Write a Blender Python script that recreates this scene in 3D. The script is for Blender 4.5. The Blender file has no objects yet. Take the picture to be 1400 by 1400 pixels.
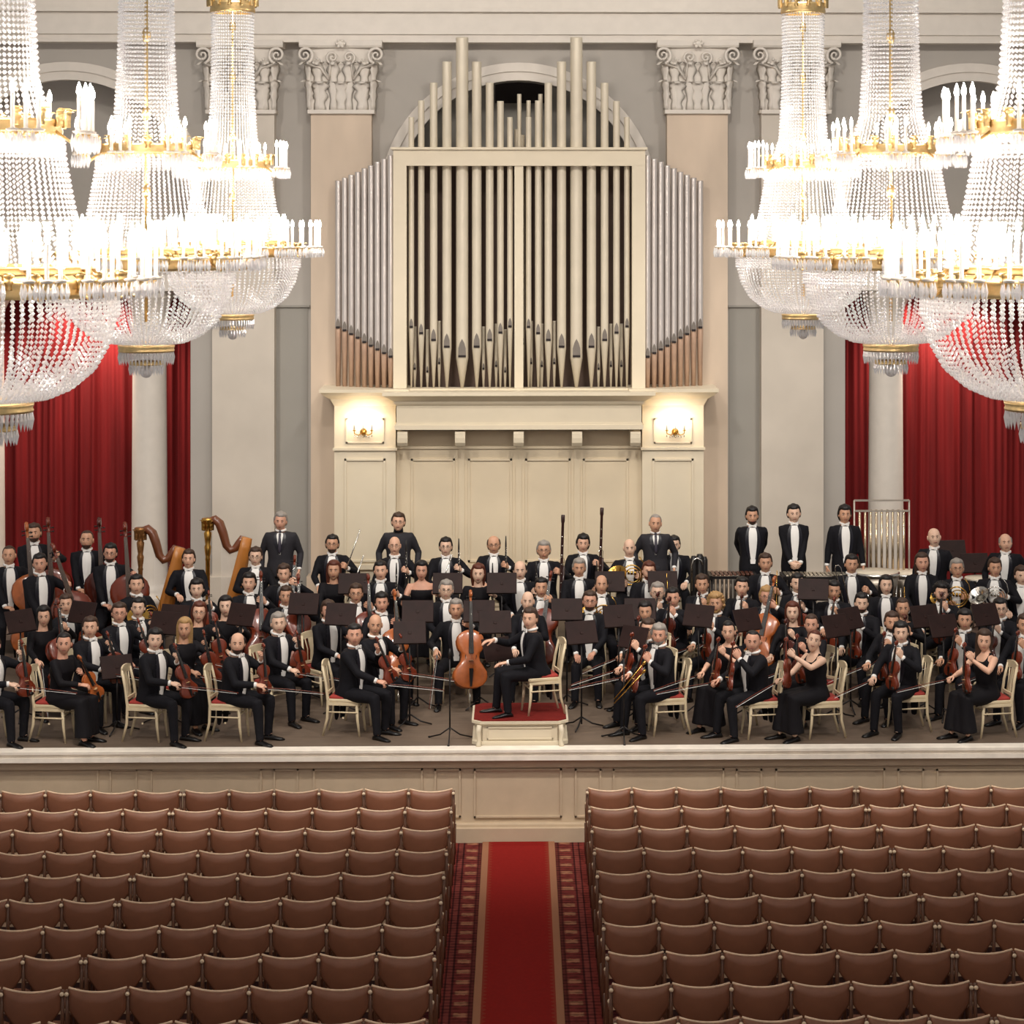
import bpy, math, random
from math import sin, cos, tan, pi, sqrt, exp
from mathutils import Vector, Matrix
V = Vector
scene = bpy.context.scene
COL = scene.collection
random.seed(7)
F = 3000.0; TH = .021; HC = 7.36; HOR = 310.0; CX = 709 + F*tan(TH); ST = 1.10

def P(x, y, Y):
    u = (x-CX)/F; v = (HOR-y)/F
    dx = sin(TH)+u*cos(TH); dy = cos(TH)-u*sin(TH)
    t = Y/dy
    return V((dx*t, Y, HC+v*t))
def level(Y): return 0 if Y < 29.4 else .12 if Y < 30.25 else .25 if Y < 31.15 else .42

# ---------- materials ----------
def lin(c):
    c = c/255.0
    return c/12.92 if c <= .04045 else ((c+.055)/1.055)**2.4
MATS = {}
def mat(name, rgb, rough=.6, metal=0, var=.08, scale=6, bump=0, spec=.5, sheen=0, coat=0, stretch=None):
    if name in MATS: return MATS[name]
    m = bpy.data.materials.new(name); m.use_nodes = True
    nt = m.node_tree; b = nt.nodes['Principled BSDF']
    col = [lin(c) for c in rgb]
    tc = nt.nodes.new('ShaderNodeTexCoord')
    no = nt.nodes.new('ShaderNodeTexNoise'); no.inputs['Scale'].default_value = scale; no.inputs['Detail'].default_value = 3
    if stretch:
        mp = nt.nodes.new('ShaderNodeMapping'); mp.inputs['Scale'].default_value = stretch
        nt.links.new(tc.outputs['Object'], mp.inputs[0]); nt.links.new(mp.outputs[0], no.inputs['Vector'])
    else: nt.links.new(tc.outputs['Object'], no.inputs['Vector'])
    r = nt.nodes.new('ShaderNodeValToRGB')
    r.color_ramp.elements[0].position = .3; r.color_ramp.elements[1].position = .7
    r.color_ramp.elements[0].color = [max(0, c*(1-var)) for c in col]+[1]
    r.color_ramp.elements[1].color = [min(1, c*(1+var)) for c in col]+[1]
    nt.links.new(no.outputs['Fac'], r.inputs[0]); nt.links.new(r.outputs[0], b.inputs['Base Color'])
    b.inputs['Roughness'].default_value = rough; b.inputs['Metallic'].default_value = metal
    b.inputs['Specular IOR Level'].default_value = spec
    if sheen: b.inputs['Sheen Weight'].default_value = sheen
    if coat: b.inputs['Coat Weight'].default_value = coat; b.inputs['Coat Roughness'].default_value = .1
    if bump:
        bp = nt.nodes.new('ShaderNodeBump'); bp.inputs['Strength'].default_value = bump; bp.inputs['Distance'].default_value = .01
        nt.links.new(no.outputs['Fac'], bp.inputs['Height']); nt.links.new(bp.outputs[0], b.inputs['Normal'])
    MATS[name] = m
    return m
def emis(name, rgb, s):
    m = bpy.data.materials.new(name); m.use_nodes = True; nt = m.node_tree
    b = nt.nodes['Principled BSDF']; c = [lin(x) for x in rgb]+[1]
    b.inputs['Base Color'].default_value = c
    b.inputs['Emission Color'].default_value = c; b.inputs['Emission Strength'].default_value = s
    MATS[name] = m
    return m

# ---------- mesh builder ----------
class MB:
    def __init__(s): s.v = []; s.f = []; s.m = []; s.s = []
    def add(s, vs, fs, m=0, sm=False, M=None):
        o = len(s.v)
        s.v += [tuple(M @ V(p)) for p in vs] if M is not None else [tuple(p) for p in vs]
        for f in fs: s.f.append([i+o for i in f]); s.m.append(m); s.s.append(sm)
    def box(s, a, b, m=0, M=None):
        x0, y0, z0 = a; x1, y1, z1 = b
        vs = [(x0,y0,z0),(x1,y0,z0),(x1,y1,z0),(x0,y1,z0),(x0,y0,z1),(x1,y0,z1),(x1,y1,z1),(x0,y1,z1)]
        s.add(vs, [(0,3,2,1),(4,5,6,7),(0,1,5,4),(1,2,6,5),(2,3,7,6),(3,0,4,7)], m, False, M)
    def bbox(s, a, b, e=.01, m=0, M=None):      # box with softened vertical and horizontal edges
        x0, y0, z0 = a; x1, y1, z1 = b
        rings = []
        for z, i in ((z0, e), (z0+e, 0), (z1-e, 0), (z1, e)):
            c = []
            for (X, Y, sx, sy) in ((x0,y0,1,1),(x1,y0,-1,1),(x1,y1,-1,-1),(x0,y1,1,-1)):
                pts = [(X+sx*i, Y+sy*(i+e)), (X+sx*(i+e), Y+sy*i)]
                if (sx, sy) in ((-1,1),(1,-1)): pts.reverse()
                c += pts
            rings.append([(p[0], p[1], z) for p in c])
        s.loft(rings, m, False, M)
    def loft(s, rings, m=0, sm=True, M=None, cap=True, closed=True):
        n = len(rings[0]); vs = [p for r in rings for p in r]; fs = []
        for i in range(len(rings)-1):
            for j in range(n if closed else n-1):
                k = (j+1) % n
                fs.append((i*n+j, i*n+k, (i+1)*n+k, (i+1)*n+j))
        if cap and closed:
            fs.append(tuple(range(n-1, -1, -1))); fs.append(tuple((len(rings)-1)*n+j for j in range(n)))
        s.add(vs, fs, m, sm, M)
    def tube(s, path, rad, n=8, m=0, sm=True, M=None, cap=True, flat=1.0, up=None, closed=False):
        path = [V(p) for p in path]; N = len(path)
        if not hasattr(rad, '__len__'): rad = [rad]*N
        t0 = (path[1]-path[0]).normalized()
        a = V(up) if up is not None else (V((0,0,1)) if abs(t0.z) < .9 else V((1,0,0)))
        u = (a - t0*a.dot(t0)).normalized(); rings = []
        for i in range(N):
            if closed: t = (path[(i+1) % N]-path[i-1]).normalized()
            else: t = (path[min(i+1, N-1)]-path[max(i-1, 0)]).normalized()
            u = (u - t*u.dot(t)).normalized(); w = t.cross(u)
            rings.append([path[i]+(u*cos(2*pi*j/n)*flat+w*sin(2*pi*j/n))*rad[i] for j in range(n)])
        if closed: rings.append(rings[0])
        s.loft(rings, m, sm, M, cap=cap and not closed)
    def lathe(s, prof, n=16, c=(0,0,0), m=0, sm=True, M=None, cap=True):
        rings = [[(c[0]+r*cos(2*pi*j/n), c[1]+r*sin(2*pi*j/n), c[2]+z) for j in range(n)] for r, z in prof]
        s.loft(rings, m, sm, M, cap)
    def ell(s, c, r, n=10, k=7, m=0, M=None, R=None):
        if not hasattr(r, '__len__'): r = (r, r, r)
        c = V(c); rings = []
        for i in range(k+1):
            a = -pi/2+pi*(i if 0 < i < k else (.06 if i == 0 else k-.06))/k
            ring = []
            for j in range(n):
                p = V((r[0]*cos(a)*cos(2*pi*j/n), r[1]*cos(a)*sin(2*pi*j/n), r[2]*sin(a)))
                ring.append(c+(R @ p if R is not None else p))
            rings.append(ring)
        s.loft(rings, m, True, M)
    def prism(s, pts, z0, z1, m=0, M=None, sm=False):   # outline in XZ, thickness along Y
        n = len(pts); vs = [(p[0], z0, p[1]) for p in pts]+[(p[0], z1, p[1]) for p in pts]
        fs = [tuple(range(n)), tuple(range(2*n-1, n-1, -1))]+[(i, i+n, (i+1) % n+n, (i+1) % n) for i in range(n)]
        s.add(vs, fs, m, sm, M)
    def mesh(s, name, mats):
        me = bpy.data.meshes.new(name); me.from_pydata(s.v, [], s.f)
        for m_ in (mats if isinstance(mats, (list, tuple)) else [mats]): me.materials.append(m_)
        me.polygons.foreach_set('material_index', s.m); me.polygons.foreach_set('use_smooth', s.s)
        me.update()
        return me
    def build(s, name, mats, parent=None, remesh=None, matname=None):
        me = s.mesh(name, mats)
        o = bpy.data.objects.new(name, me); COL.objects.link(o)
        if remesh:
            md = o.modifiers.new('r', 'REMESH'); md.mode = 'VOXEL'; md.voxel_size = remesh; md.use_smooth_shade = True
            md2 = o.modifiers.new('s', 'SMOOTH'); md2.factor = .5; md2.iterations = 2
            dg = bpy.context.evaluated_depsgraph_get(); dg.update()
            me2 = bpy.data.meshes.new_from_object(o.evaluated_get(dg), depsgraph=dg)
            o.modifiers.clear(); o.data = me2; me2.name = name
            if not me2.materials:
                for m_ in (mats if isinstance(mats, (list, tuple)) else [mats]): me2.materials.append(m_)
            bpy.data.meshes.remove(me)
        if parent is not None: o.parent = parent
        return o
def link(name, me, parent=None, loc=None, M=None):
    o = bpy.data.objects.new(name, me); COL.objects.link(o)
    if parent is not None: o.parent = parent
    if loc is not None: o.location = loc
    if M is not None: o.matrix_world = M
    return o
def tag(o, label=None, cat=None, group=None, kind=None):
    if label: o['label'] = label
    if cat: o['category'] = cat
    if group: o['group'] = group
    if kind: o['kind'] = kind
    return o
def empty(name, M=None, loc=None, rz=0):
    o = bpy.data.objects.new(name, None); COL.objects.link(o); o.empty_display_size = .1
    if M is not None:
        o.matrix_world = M
    else: o.location = loc or (0,0,0); o.rotation_euler = (0,0,rz)
    return o
def kids(o): return [c for c in KIDS.get(o.name, [])]
KIDS = {}
def copy_tree(o, parent=None):
    c = o.copy(); COL.objects.link(c); c.parent = parent
    for ch in list(o.children): copy_tree(ch, c)
    return c
def struct(mb, name, m):
    o = mb.build(name, m); o['kind'] = 'structure'; return o
ORD = ['first','second','third','fourth','fifth','sixth','seventh','eighth','ninth','tenth','eleventh','twelfth','thirteenth']

# palette
CREAM = mat('cream_plaster', (212,196,168), .55, var=.04, scale=1.5)
CREAM2 = mat('cream_paint', (216,203,178), .45, var=.03, scale=2)
WALLG = mat('grey_plaster', (172,166,158), .8, var=.04, scale=1.2)
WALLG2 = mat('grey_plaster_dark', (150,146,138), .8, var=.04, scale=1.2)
PIL = mat('pale_marble', (200,190,176), .45, var=.07, scale=1.3)
TANM = mat('tan_marble', (204,184,162), .4, var=.12, scale=1.6, stretch=(1,1,.35))
WHITE = mat('white_stucco', (214,206,195), .6, var=.03)
LGOLD = mat('pale_gilt', (226,196,140), .38, 1, var=.15, scale=20)
GOLD = mat('gilt_brass', (212,165,84), .3, 1, var=.15, scale=20)
BRASS = mat('brass_instrument', (205,160,80), .22, 1)
SILVER = mat('silver_metal', (215,212,205), .22, 1)
TIN = mat('tin_pipe', (214,206,200), .36, .6, var=.05, scale=3)
PIPE = mat('cream_pipe', (208,197,176), .38, .1, var=.04, scale=3)
MOUTH = mat('pipe_mouth_metal', (120,112,104), .5, .4)
DARK = mat('dark_void', (36,28,28), .9)
REDC = mat('red_curtain', (104,20,21), .75, var=.22, scale=2.5, spec=.2, stretch=(3,3,.25))
REDV = mat('red_velvet', (112,34,30), .95, var=.1, scale=15, spec=.1)
WOODF = mat('stage_boards', (108,92,78), .55, var=.12, scale=3, stretch=(1,8,1))
CHAIRW = mat('cream_lacquered_wood', (218,200,166), .4, var=.05)
SUIT = mat('black_wool', (17,16,22), .8, var=.2, scale=30, spec=.25)
SATIN = mat('black_satin', (26,25,34), .35)
GREYSUIT = mat('charcoal_suit', (34,32,38), .8)
SHIRT = mat('white_shirt', (246,243,238), .7, var=.02)
DRESS = mat('black_dress_fabric', (15,12,17), .75, var=.2, spec=.25)
SHOE = mat('black_leather_shoe', (14,12,13), .3)
BLACKM = mat('black_metal', (30,26,26), .45, .3)
DESK = mat('dark_brown_desk', (42,24,21), .6, var=.25, spec=.25)
EBONY = mat('ebony', (20,16,15), .35)
EYEW = mat('eye_white', (225,220,215), .3)
EYED = mat('dark_iris', (30,22,18), .3)
LIP = mat('lip', (150,85,75), .5)
SKINS = [mat('skin_fair', (226,178,150), .55, var=.05, scale=12), mat('skin_ruddy', (216,162,136), .55, var=.06, scale=12),
         mat('skin_tan', (208,158,128), .55, var=.05, scale=12), mat('skin_pale', (230,190,164), .55, var=.04, scale=12)]
HAIRC = {'black': mat('black_hair', (24,19,18), .55, var=.3, scale=60, stretch=(3,3,.6)), 'brown': mat('brown_hair', (66,46,34), .6, var=.3, scale=60, stretch=(3,3,.6)),
         'grey': mat('grey_hair', (150,142,134), .6, var=.2, scale=60, stretch=(3,3,.6)), 'blonde': mat('blonde_hair', (176,138,90), .55, var=.25, scale=60, stretch=(3,3,.6)),
         'auburn': mat('auburn_hair', (92,44,28), .55, var=.25, scale=60, stretch=(3,3,.6))}
VARN = [mat('varnish_red_brown', (112,44,24), .25, var=.2, scale=8, coat=.5), mat('varnish_dark', (78,30,20), .25, var=.2, scale=8, coat=.5), mat('varnish_orange', (172,92,44), .25, var=.2, scale=8, coat=.5)]
AMB = .30; SPOTP = 1350; DOWNP = 420; WALLP = 760; EXPO = 0.12
# ================= SETTING =================
def wallbox(mb, x0, x1, y0, y1, Y0, Y1, m=0, Yp=None):
    """box whose front face (at Y0) covers photo columns x0..x1, rows y0..y1"""
    Yp = Yp or Y0
    a = P(x0, y1, Yp); b = P(x1, y0, Yp)
    mb.box((a.x, Y0, a.z), (b.x, Y1, b.z), m)
    return a, b
# hall floor
mb = MB(); mb.box((-9, 10, -.2), (9, 26.6, 0)); struct(mb, 'floor', mat('hall_floor_carpet', (62,26,22), .9, var=.3, scale=9))
# stage
mb = MB(); mb.box((-9, 26.42, 0), (9, 37, ST)); struct(mb, 'floor_stage', WOODF)
YF = 26.42
for i, (ya, yb, h) in enumerate(((29.4, 37, .12), (30.25, 37, .25), (31.15, 37, .42))):
    mb = MB(); mb.box((-8.9, ya, ST), (8.9, yb, ST+h)); struct(mb, 'floor_riser', WOODF)
# stage front
WAIN = mat('stage_front_paint', (196,176,150), .5, var=.04)
mb = MB()
mb.box((-9, 26.28, ST-.115), (9, YF+.05, ST+.004))
mb.box((-9, 26.25, ST-.03), (9, YF, ST+.002)); mb.box((-9, 26.25, ST-.125), (9, YF, ST-.07))
struct(mb, 'trim_stage_edge', mat('stage_lip_paint', (246,236,222), .4))
mb = MB(); mb.box((-9, 26.34, ST-.23), (9, YF, ST-.12)); mb.box((-9, 26.38, 0), (9, YF, ST-.2))
def frame(mb, x0, x1, z0, z1, Y, w=.022, d=.022):
    mb.box((x0, Y-d, z0), (x1, Y, z0+w)); mb.box((x0, Y-d, z1-w), (x1, Y, z1))
    mb.box((x0, Y-d, z0), (x0+w, Y, z1)); mb.box((x1-w, Y-d, z0), (x1, Y, z1))
for (a, b) in ((-40,135),(150,188),(206,358),(374,408),(428,578),(594,630),(648,768),(786,822),(838,990),(1006,1042),(1060,1210),(1227,1263),(1280,1440)):
    p = P(a, 1051, 26.38); q = P(b, 1117, 26.38); frame(mb, p.x, q.x, q.z, p.z-.0, 26.38)
struct(mb, 'wall_stage_front', WAIN)
mb = MB(); mb.box((-9, 26.22, 0), (9, 26.4, .17)); mb.box((-9, 26.28, .17), (9, 26.4, .20)); struct(mb, 'baseboard_stage', WAIN)
# ---- back wall ----
YW = 34.0
def arch_wall(mb, x0, x1, cx, y_top, zbot, R, cz, Y0, Y1, n=28, m=0):
    """wall panel with a semicircular headed opening (radius R, springing z=cz) down to zbot; world units"""
    zt = y_top
    pts = [(cx-R*cos(pi*i/n), cz+R*sin(pi*i/n)) for i in range(n+1)]
    for Y, flip in ((Y0, 0), (Y1, 1)):
        vs = []; fs = []
        for i, (px, pz) in enumerate(pts):
            vs += [(px, Y, pz), (px, Y, zt)]
            if i: fs.append((2*i-2, 2*i, 2*i+1, 2*i-1) if not flip else (2*i-1, 2*i+1, 2*i, 2*i-2))
        mb.add(vs, fs, m)
    mb.box((x0, Y0, zbot), (cx-R, Y1, zt), m); mb.box((cx+R, Y0, zbot), (x1, Y1, zt), m)
    vs = []; fs = []
    for i, (px, pz) in enumerate(pts):
        vs += [(px, Y0, pz), (px, Y1, pz)]
        if i: fs.append((2*i-1, 2*i+1, 2*i, 2*i-2))
    mb.add(vs, fs, m, True)
def archivolt(mb, cx, cz, R0, R1, Y0, Y1, a0=0, a1=pi, n=40):
    rings = []
    for i in range(n+1):
        a = a0+(a1-a0)*i/n
        rings.append([(cx-r*cos(a), y, cz+r*sin(a)) for r, y in ((R0, Y1), (R0, Y0), ((R0+R1)/2, Y0), ((R0+R1)/2, Y0-.03), (R1, Y0-.03), (R1, Y1))])
    mb.loft(rings, 0, False)
zt = P(0, 55, YW).z
zs = P(0, 276, YW).z; Ra = 166*YW/F
c0 = P(709, 0, YW).x; cl = P(93, 0, YW).x; cr = P(1325, 0, YW).x
el = P(265, 0, YW).x; er = P(1151, 0, YW).x
mb = MB()
arch_wall(mb, el+.0, er, c0, zt, ST, Ra, zs, YW, YW+.4)
struct(mb, 'wall_back', WALLG)
mb = MB(); arch_wall(mb, -9.2, el, cl, zt, zs-.02, 170*YW/F, zs, YW, YW+.5)
struct(mb, 'wall_left_bay', WALLG)
mb = MB(); arch_wall(mb, er, 9.2, cr, zt, zs-.02, 170*YW/F, zs, YW, YW+.5)
struct(mb, 'wall_right_bay', WALLG)
for nm, c in (('trim_arch_centre', c0), ('trim_arch_left', cl), ('trim_arch_right', cr)):
    mb = MB(); archivolt(mb, c, zs, 166*YW/F, 190*YW/F, YW-.08, YW+.1); struct(mb, nm, WHITE)
# niche back behind organ
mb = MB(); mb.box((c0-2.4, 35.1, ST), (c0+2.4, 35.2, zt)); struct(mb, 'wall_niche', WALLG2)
mb = MB(); a = P(677, 181, 35.0); b = P(748, 100, 35.0); mb.box((a.x, 34.98, P(0,140,35).z), (b.x, 35.08, b.z)); struct(mb, 'window_1', DARK)
# bay back walls (behind arches) and entablature on columns
mb = MB(); mb.box((-10, 36.6, ST), (-4.9, 36.8, 12)); struct(mb, 'wall_left_back', WALLG)
mb = MB(); mb.box((4.9, 36.6, ST), (10, 36.8, 12)); struct(mb, 'wall_right_back', WALLG)
for s_, nm in ((-1, 'left'), (1, 'right')):
    X1 = (el if s_ < 0 else er)
    xa, xb = sorted((X1, s_*9.2))
    mb = MB()
    z0 = P(0, 398, YW).z; z1 = P(0, 300, YW).z
    mb.box((xa, YW-.02, z0), (xb, YW+.7, z1-.25)); mb.box((xa, YW-.1, z1-.25), (xb, YW+.75, z1-.13)); mb.box((xa, YW-.18, z1-.13), (xb, YW+.8, z1))
    mb.box((xa, YW-.06, z0+.28), (xb, YW+.7, z0+.33))
    struct(mb, 'trim_entablature_'+nm, WHITE)
    # end pier of the bay
    mb = MB(); x0, x1 = sorted((X1, X1+s_*-.02))
    mb.box((min(X1, X1+s_*.05), YW, ST), (max(X1, X1+s_*.05), 36.6, zs)); struct(mb, 'wall_'+nm+'_return', WALLG)
for s_, nm, cc in ((-1, 'left', cl), (1, 'right', cr)):
    mb = MB(); mb.box((cc-2.2, 34.75, P(0, 340, YW).z), (cc+2.2, 34.85, zt)); struct(mb, 'wall_tympanum_'+nm, WALLG)
# columns
def column(px, Yc, name):
    c = P(px, 0, Yc); r = 24.5*Yc/F; zb = ST+.42; zt2 = P(0, 398, YW).z
    mb = MB()
    prof = [(r*1.35, 0), (r*1.35, .12), (r*1.2, .13), (r*1.28, .2), (r*1.1, .26), (r*1.04, .3), (r, .4)]
    H = zt2-zb
    prof += [(r*(1-.08*t), .4+(H-1.1)*t) for t in (.3, .6, .85, 1)]
    prof += [(r*.96, H-.62), (r*1.0, H-.55), (r*.92, H-.5), (r*1.0, H-.3), (r*1.3, H-.12), (r*1.35, H-.1), (r*1.35, H)]
    mb.lathe(prof, 28, (c.x, Yc, zb)); return tag(struct(mb, name, WHITE))
for px, nm in ((204.5, 'column_left_1'), (-18, 'column_left_2'), (1211, 'column_right_1'), (1433, 'column_right_2')):
    column(px, 34.35, nm)
# frieze above
mb = MB()
z0 = P(0, 57, YW-.3).z
mb.box((-9.2, YW-.32, z0), (9.2, YW+.6, z0+.12)); mb.box((-9.2, YW-.36, z0+.12), (9.2, YW+.6, z0+.42)); mb.box((-9.2, YW-.33, z0+.42), (9.2, YW+.6, 12.2))
mb.box((-9.2, YW-.42, z0+.46), (9.2, YW, z0+.52))
struct(mb, 'trim_frieze', WHITE)
# capitals
def leaf(mb, base, out, h, w, curl, m=0):
    """acanthus leaf: curved tapered slab; base point, outward dir, side dir"""
    out = V(out).normalized(); side = V((out.y, -out.x, 0)); rings = []
    for i in range(19):
        t = i/18
        p = V(base)+V((0,0,1))*h*(sin(t*pi*.62)/1.0)+out*(curl*t**3+.02)
        ww = w*(.55+.6*t**.7)*(1-.75*max(0, t-.72)/.28)*(1+.26*cos(t*4*2*pi))
        th = .014
        rings.append([p-side*ww-out*.0, p-side*ww*.45+out*th*.6, p+out*th*2.2, p+side*ww*.45+out*th*.6, p+side*ww, p-out*th])
    mb.loft(rings, m, True)
def capital(x0, x1, y0, y1, Yf, name, shaft=None):
    """pilaster capital, front face at Yf; x0..x1 abacus width in photo columns"""
    a = P(x0, y1, Yf); b = P(x1, y0, Yf); cx = (a.x+b.x)/2; W = (b.x-a.x)/2; H = b.z-a.z; bw = W*.76
    mb = MB(); zb = a.z
    mb.box((cx-bw, Yf, zb), (cx+bw, Yf+.3, zb+H*.9))
    n = 16   # abacus with concave front
    top = [(cx-W+2*W*i/n, Yf-.16+.10*sin(pi*i/n)) for i in range(n+1)]
    ring = top+[(cx+W, Yf+.3), (cx-W, Yf+.3)]
    mb.loft([[(x, y+.02, zb+H*.9) for x, y in ring], [(x, y, zb+H*.93) for x, y in ring], [(x, y, zb+H) for x, y in ring]], 0, False)
    mb.box((cx-bw*1.06, Yf-.06, zb-.04), (cx+bw*1.06, Yf+.3, zb+.02))
    for row, (hh, cu, cnt) in enumerate(((.40, .11, 3), (.68, .14, 4))):
        for i in range(cnt):
            fx = (i+.5)/cnt*2-1
            leaf(mb, (cx+fx*bw*.98, Yf, zb+.02), (fx*.12, -1, 0), H*hh, bw/cnt*.80, cu)
    for s_ in (-1, 1):
        leaf(mb, (cx+s_*bw, Yf, zb+.02), (s_*.9, -.6, 0), H*.42, bw*.2, .12)
        leaf(mb, (cx+s_*bw, Yf, zb+.02), (s_*.9, -.6, 0), H*.68, bw*.2, .15)
        # corner volute
        pts = []; rr = []
        cv = V((cx+s_*W*.86, Yf-.13, zb+H*.79))
        for i in range(30):
            t = i/29; ang = -pi*.5+t*4.2*pi*.9; r = (1-t)*H*.115+.01
            pts.append(cv+V((-s_*r*cos(ang), 0, r*sin(ang)))); rr.append(.026*(1-.5*t))
        pts = [V((cx+s_*W*.3, Yf-.03, zb+H*.45)), V((cx+s_*W*.5, Yf-.07, zb+H*.62))]+pts
        mb.tube(pts, [.02, .022]+rr, 6)
        # inner helix
        cv2 = V((cx+s_*W*.2, Yf-.09, zb+H*.76)); pts = [V((cx+s_*W*.3, Yf-.03, zb+H*.45))]
        for i in range(22):
            t = i/21; ang = -pi*.4+t*3.2*pi; r = (1-t)*H*.085+.006
            pts.append(cv2+V((s_*r*cos(ang), 0, r*sin(ang))))
        mb.tube(pts, .018, 6)
        for k in range(5): mb.ell((cx+s_*W*(.45+.1*k), Yf-.14, zb+H*(.70+.03*sin(k*2))), (.03, .03, .022), 6, 4)
    mb.ell((cx, Yf-.12, zb+H*.95), (.07, .05, .055), 10, 6)
    for k in range(6): mb.ell((cx+.06*cos(k*pi/3), Yf-.15, zb+H*.95+.05*sin(k*pi/3)), (.028, .02, .022), 6, 4)
    return struct(mb, name, WHITE)
for i, (xa, xb, ca, cb, m_) in enumerate(((425,508,410,523,TANM),(912,995,898,1009,TANM),(290,375,270,388,PIL),(1041,1126,1029,1148,PIL))):
    Yf = YW-.28
    mb = MB(); a = P(xa, 153, Yf); b = P(xb, 153, Yf)
    mb.box((a.x, Yf, ST), (b.x, YW+.02, a.z)); mb.box((a.x-.06, Yf-.06, ST), (b.x+.06, YW, ST+.9))
    mb.box((a.x-.03, Yf-.03, a.z-.02), (b.x+.03, YW, a.z+.03))
    struct(mb, 'pilaster_%d_wall' % (i+1), m_)
    capital(ca, cb, 56, 152, Yf, 'trim_capital_%d' % (i+1))
# recessed darker panels between pilasters
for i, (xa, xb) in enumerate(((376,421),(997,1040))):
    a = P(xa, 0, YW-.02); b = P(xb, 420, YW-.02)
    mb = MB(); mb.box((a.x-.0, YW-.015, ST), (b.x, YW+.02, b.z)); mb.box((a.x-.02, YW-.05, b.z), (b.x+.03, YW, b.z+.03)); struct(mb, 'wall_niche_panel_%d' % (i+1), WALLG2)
# ---- loggia block under the organ ----
YL = 33.15
mb = MB(); a, b = wallbox(mb, 540, 879, 600, 900, YL, 34.0); z6 = a.z
mb = MB(); a = P(540, 0, YL); b = P(880, 588, YL); mb.box((a.x, YL, ST), (b.x, 34, b.z))
for (x0, x1) in ((562,622),(640,700),(718,780),(797,859)):
    p = P(x0, 627, YL); q = P(x1, 768, YL); frame(mb, p.x, q.x, q.z, p.z, YL, .03, .025)
p = P(0, 613, YL).z; mb.box((a.x, YL-.03, p-.02), (b.x, YL, p+.02)); p = P(0, 776, YL).z; mb.box((a.x, YL-.05, p-.04), (b.x, YL, p+.03))
for x0 in (631, 709, 789):
    p = P(x0-4, 613, YL); q = P(x0+4, 776, YL); mb.box((p.x, YL-.02, q.z), (q.x, YL, p.z))
struct(mb, 'wall_centre_panels', CREAM)
for i, (x0, x1) in enumerate(((457,541),(878,962))):
    Yp = 32.98; mb = MB(); a = P(x0, 552, Yp); b = P(x1, 552, Yp)
    mb.box((a.x, Yp, ST), (b.x, 34, a.z))
    p = P(x0+14, 627, Yp); q = P(x1-14, 768, Yp); frame(mb, p.x, q.x, q.z, p.z, Yp, .03, .025)
    p = P(x0+16, 572, Yp); q = P(x1-16, 606, Yp); frame(mb, p.x, q.x, q.z, p.z, Yp, .025, .02)
    z = P(0, 615, Yp).z; mb.box((a.x-.02, Yp-.035, z-.02), (b.x+.02, Yp, z+.02))
    z = P(0, 776, Yp).z; mb.box((a.x-.02, Yp-.05, z-.04), (b.x+.02, Yp, z+.03))
    # stepped cornice
    rings = []
    for (yy, o) in ((556, 0), (551, .03), (546, .06), (541, .15), (537, .19), (536.5, .21), (532, .21)):
        z = P(0, yy, Yp).z
        rings.append([(a.x-o, Yp-o, z), (b.x+o, Yp-o, z), (b.x+o, 34, z), (a.x-o, 34, z)])
    mb.loft(rings, 0, False)
    struct(mb, 'wall_organ_pavilion_%d' % (i+1), CREAM2)
# organ balcony: frieze box, ledge, corbels
Yb = 32.72
mb = MB(); a = P(542, 584, Yb); b = P(877, 552, Yb); mb.box((a.x, Yb, a.z), (b.x, 33.6, b.z))
rings = []
for (yy, o) in ((556, 0), (553, .03), (549, .05), (545, .12), (542, .17), (541, .2), (536, .2)):
    z = P(0, yy, Yb).z; rings.append([(a.x-o, Yb-o, z), (b.x+o, Yb-o, z), (b.x+o, 33.6, z), (a.x-o, 33.6, z)])
mb.loft(rings, 0, False)
z = P(0, 584, Yb).z; mb.box((a.x-.03, Yb-.03, z-.05), (b.x+.03, 33.3, z+.02)); mb.box((a.x-.01, Yb-.012, z+.02), (b.x+.01, 33.3, z+.05))
struct(mb, 'trim_organ_ledge', CREAM2)
for px in (550, 629, 709, 789, 869):
    mb = MB(); a = P(px-7, 590, Yb); b = P(px+7, 612, Yb)
    prof = [(Yb+.02, a.z), (Yb, a.z-.03), (Yb, a.z-.1), (Yb+.01, a.z-.17), (Yb+.05, a.z-.22), (Yb+.11, a.z-.22), (Yb+.15, a.z-.17), (Yb+.22, a.z-.14), (YL, a.z-.13), (YL, a.z)]
    n = len(prof)
    mb.add([(a.x, y, z) for y, z in prof]+[(b.x, y, z) for y, z in prof], [tuple(range(n)), tuple(range(2*n-1, n-1, -1))]+[(i, i+n, (i+1) % n+n, (i+1) % n) for i in range(n)])
    struct(mb, 'trim_corbel', CREAM2)

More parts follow.
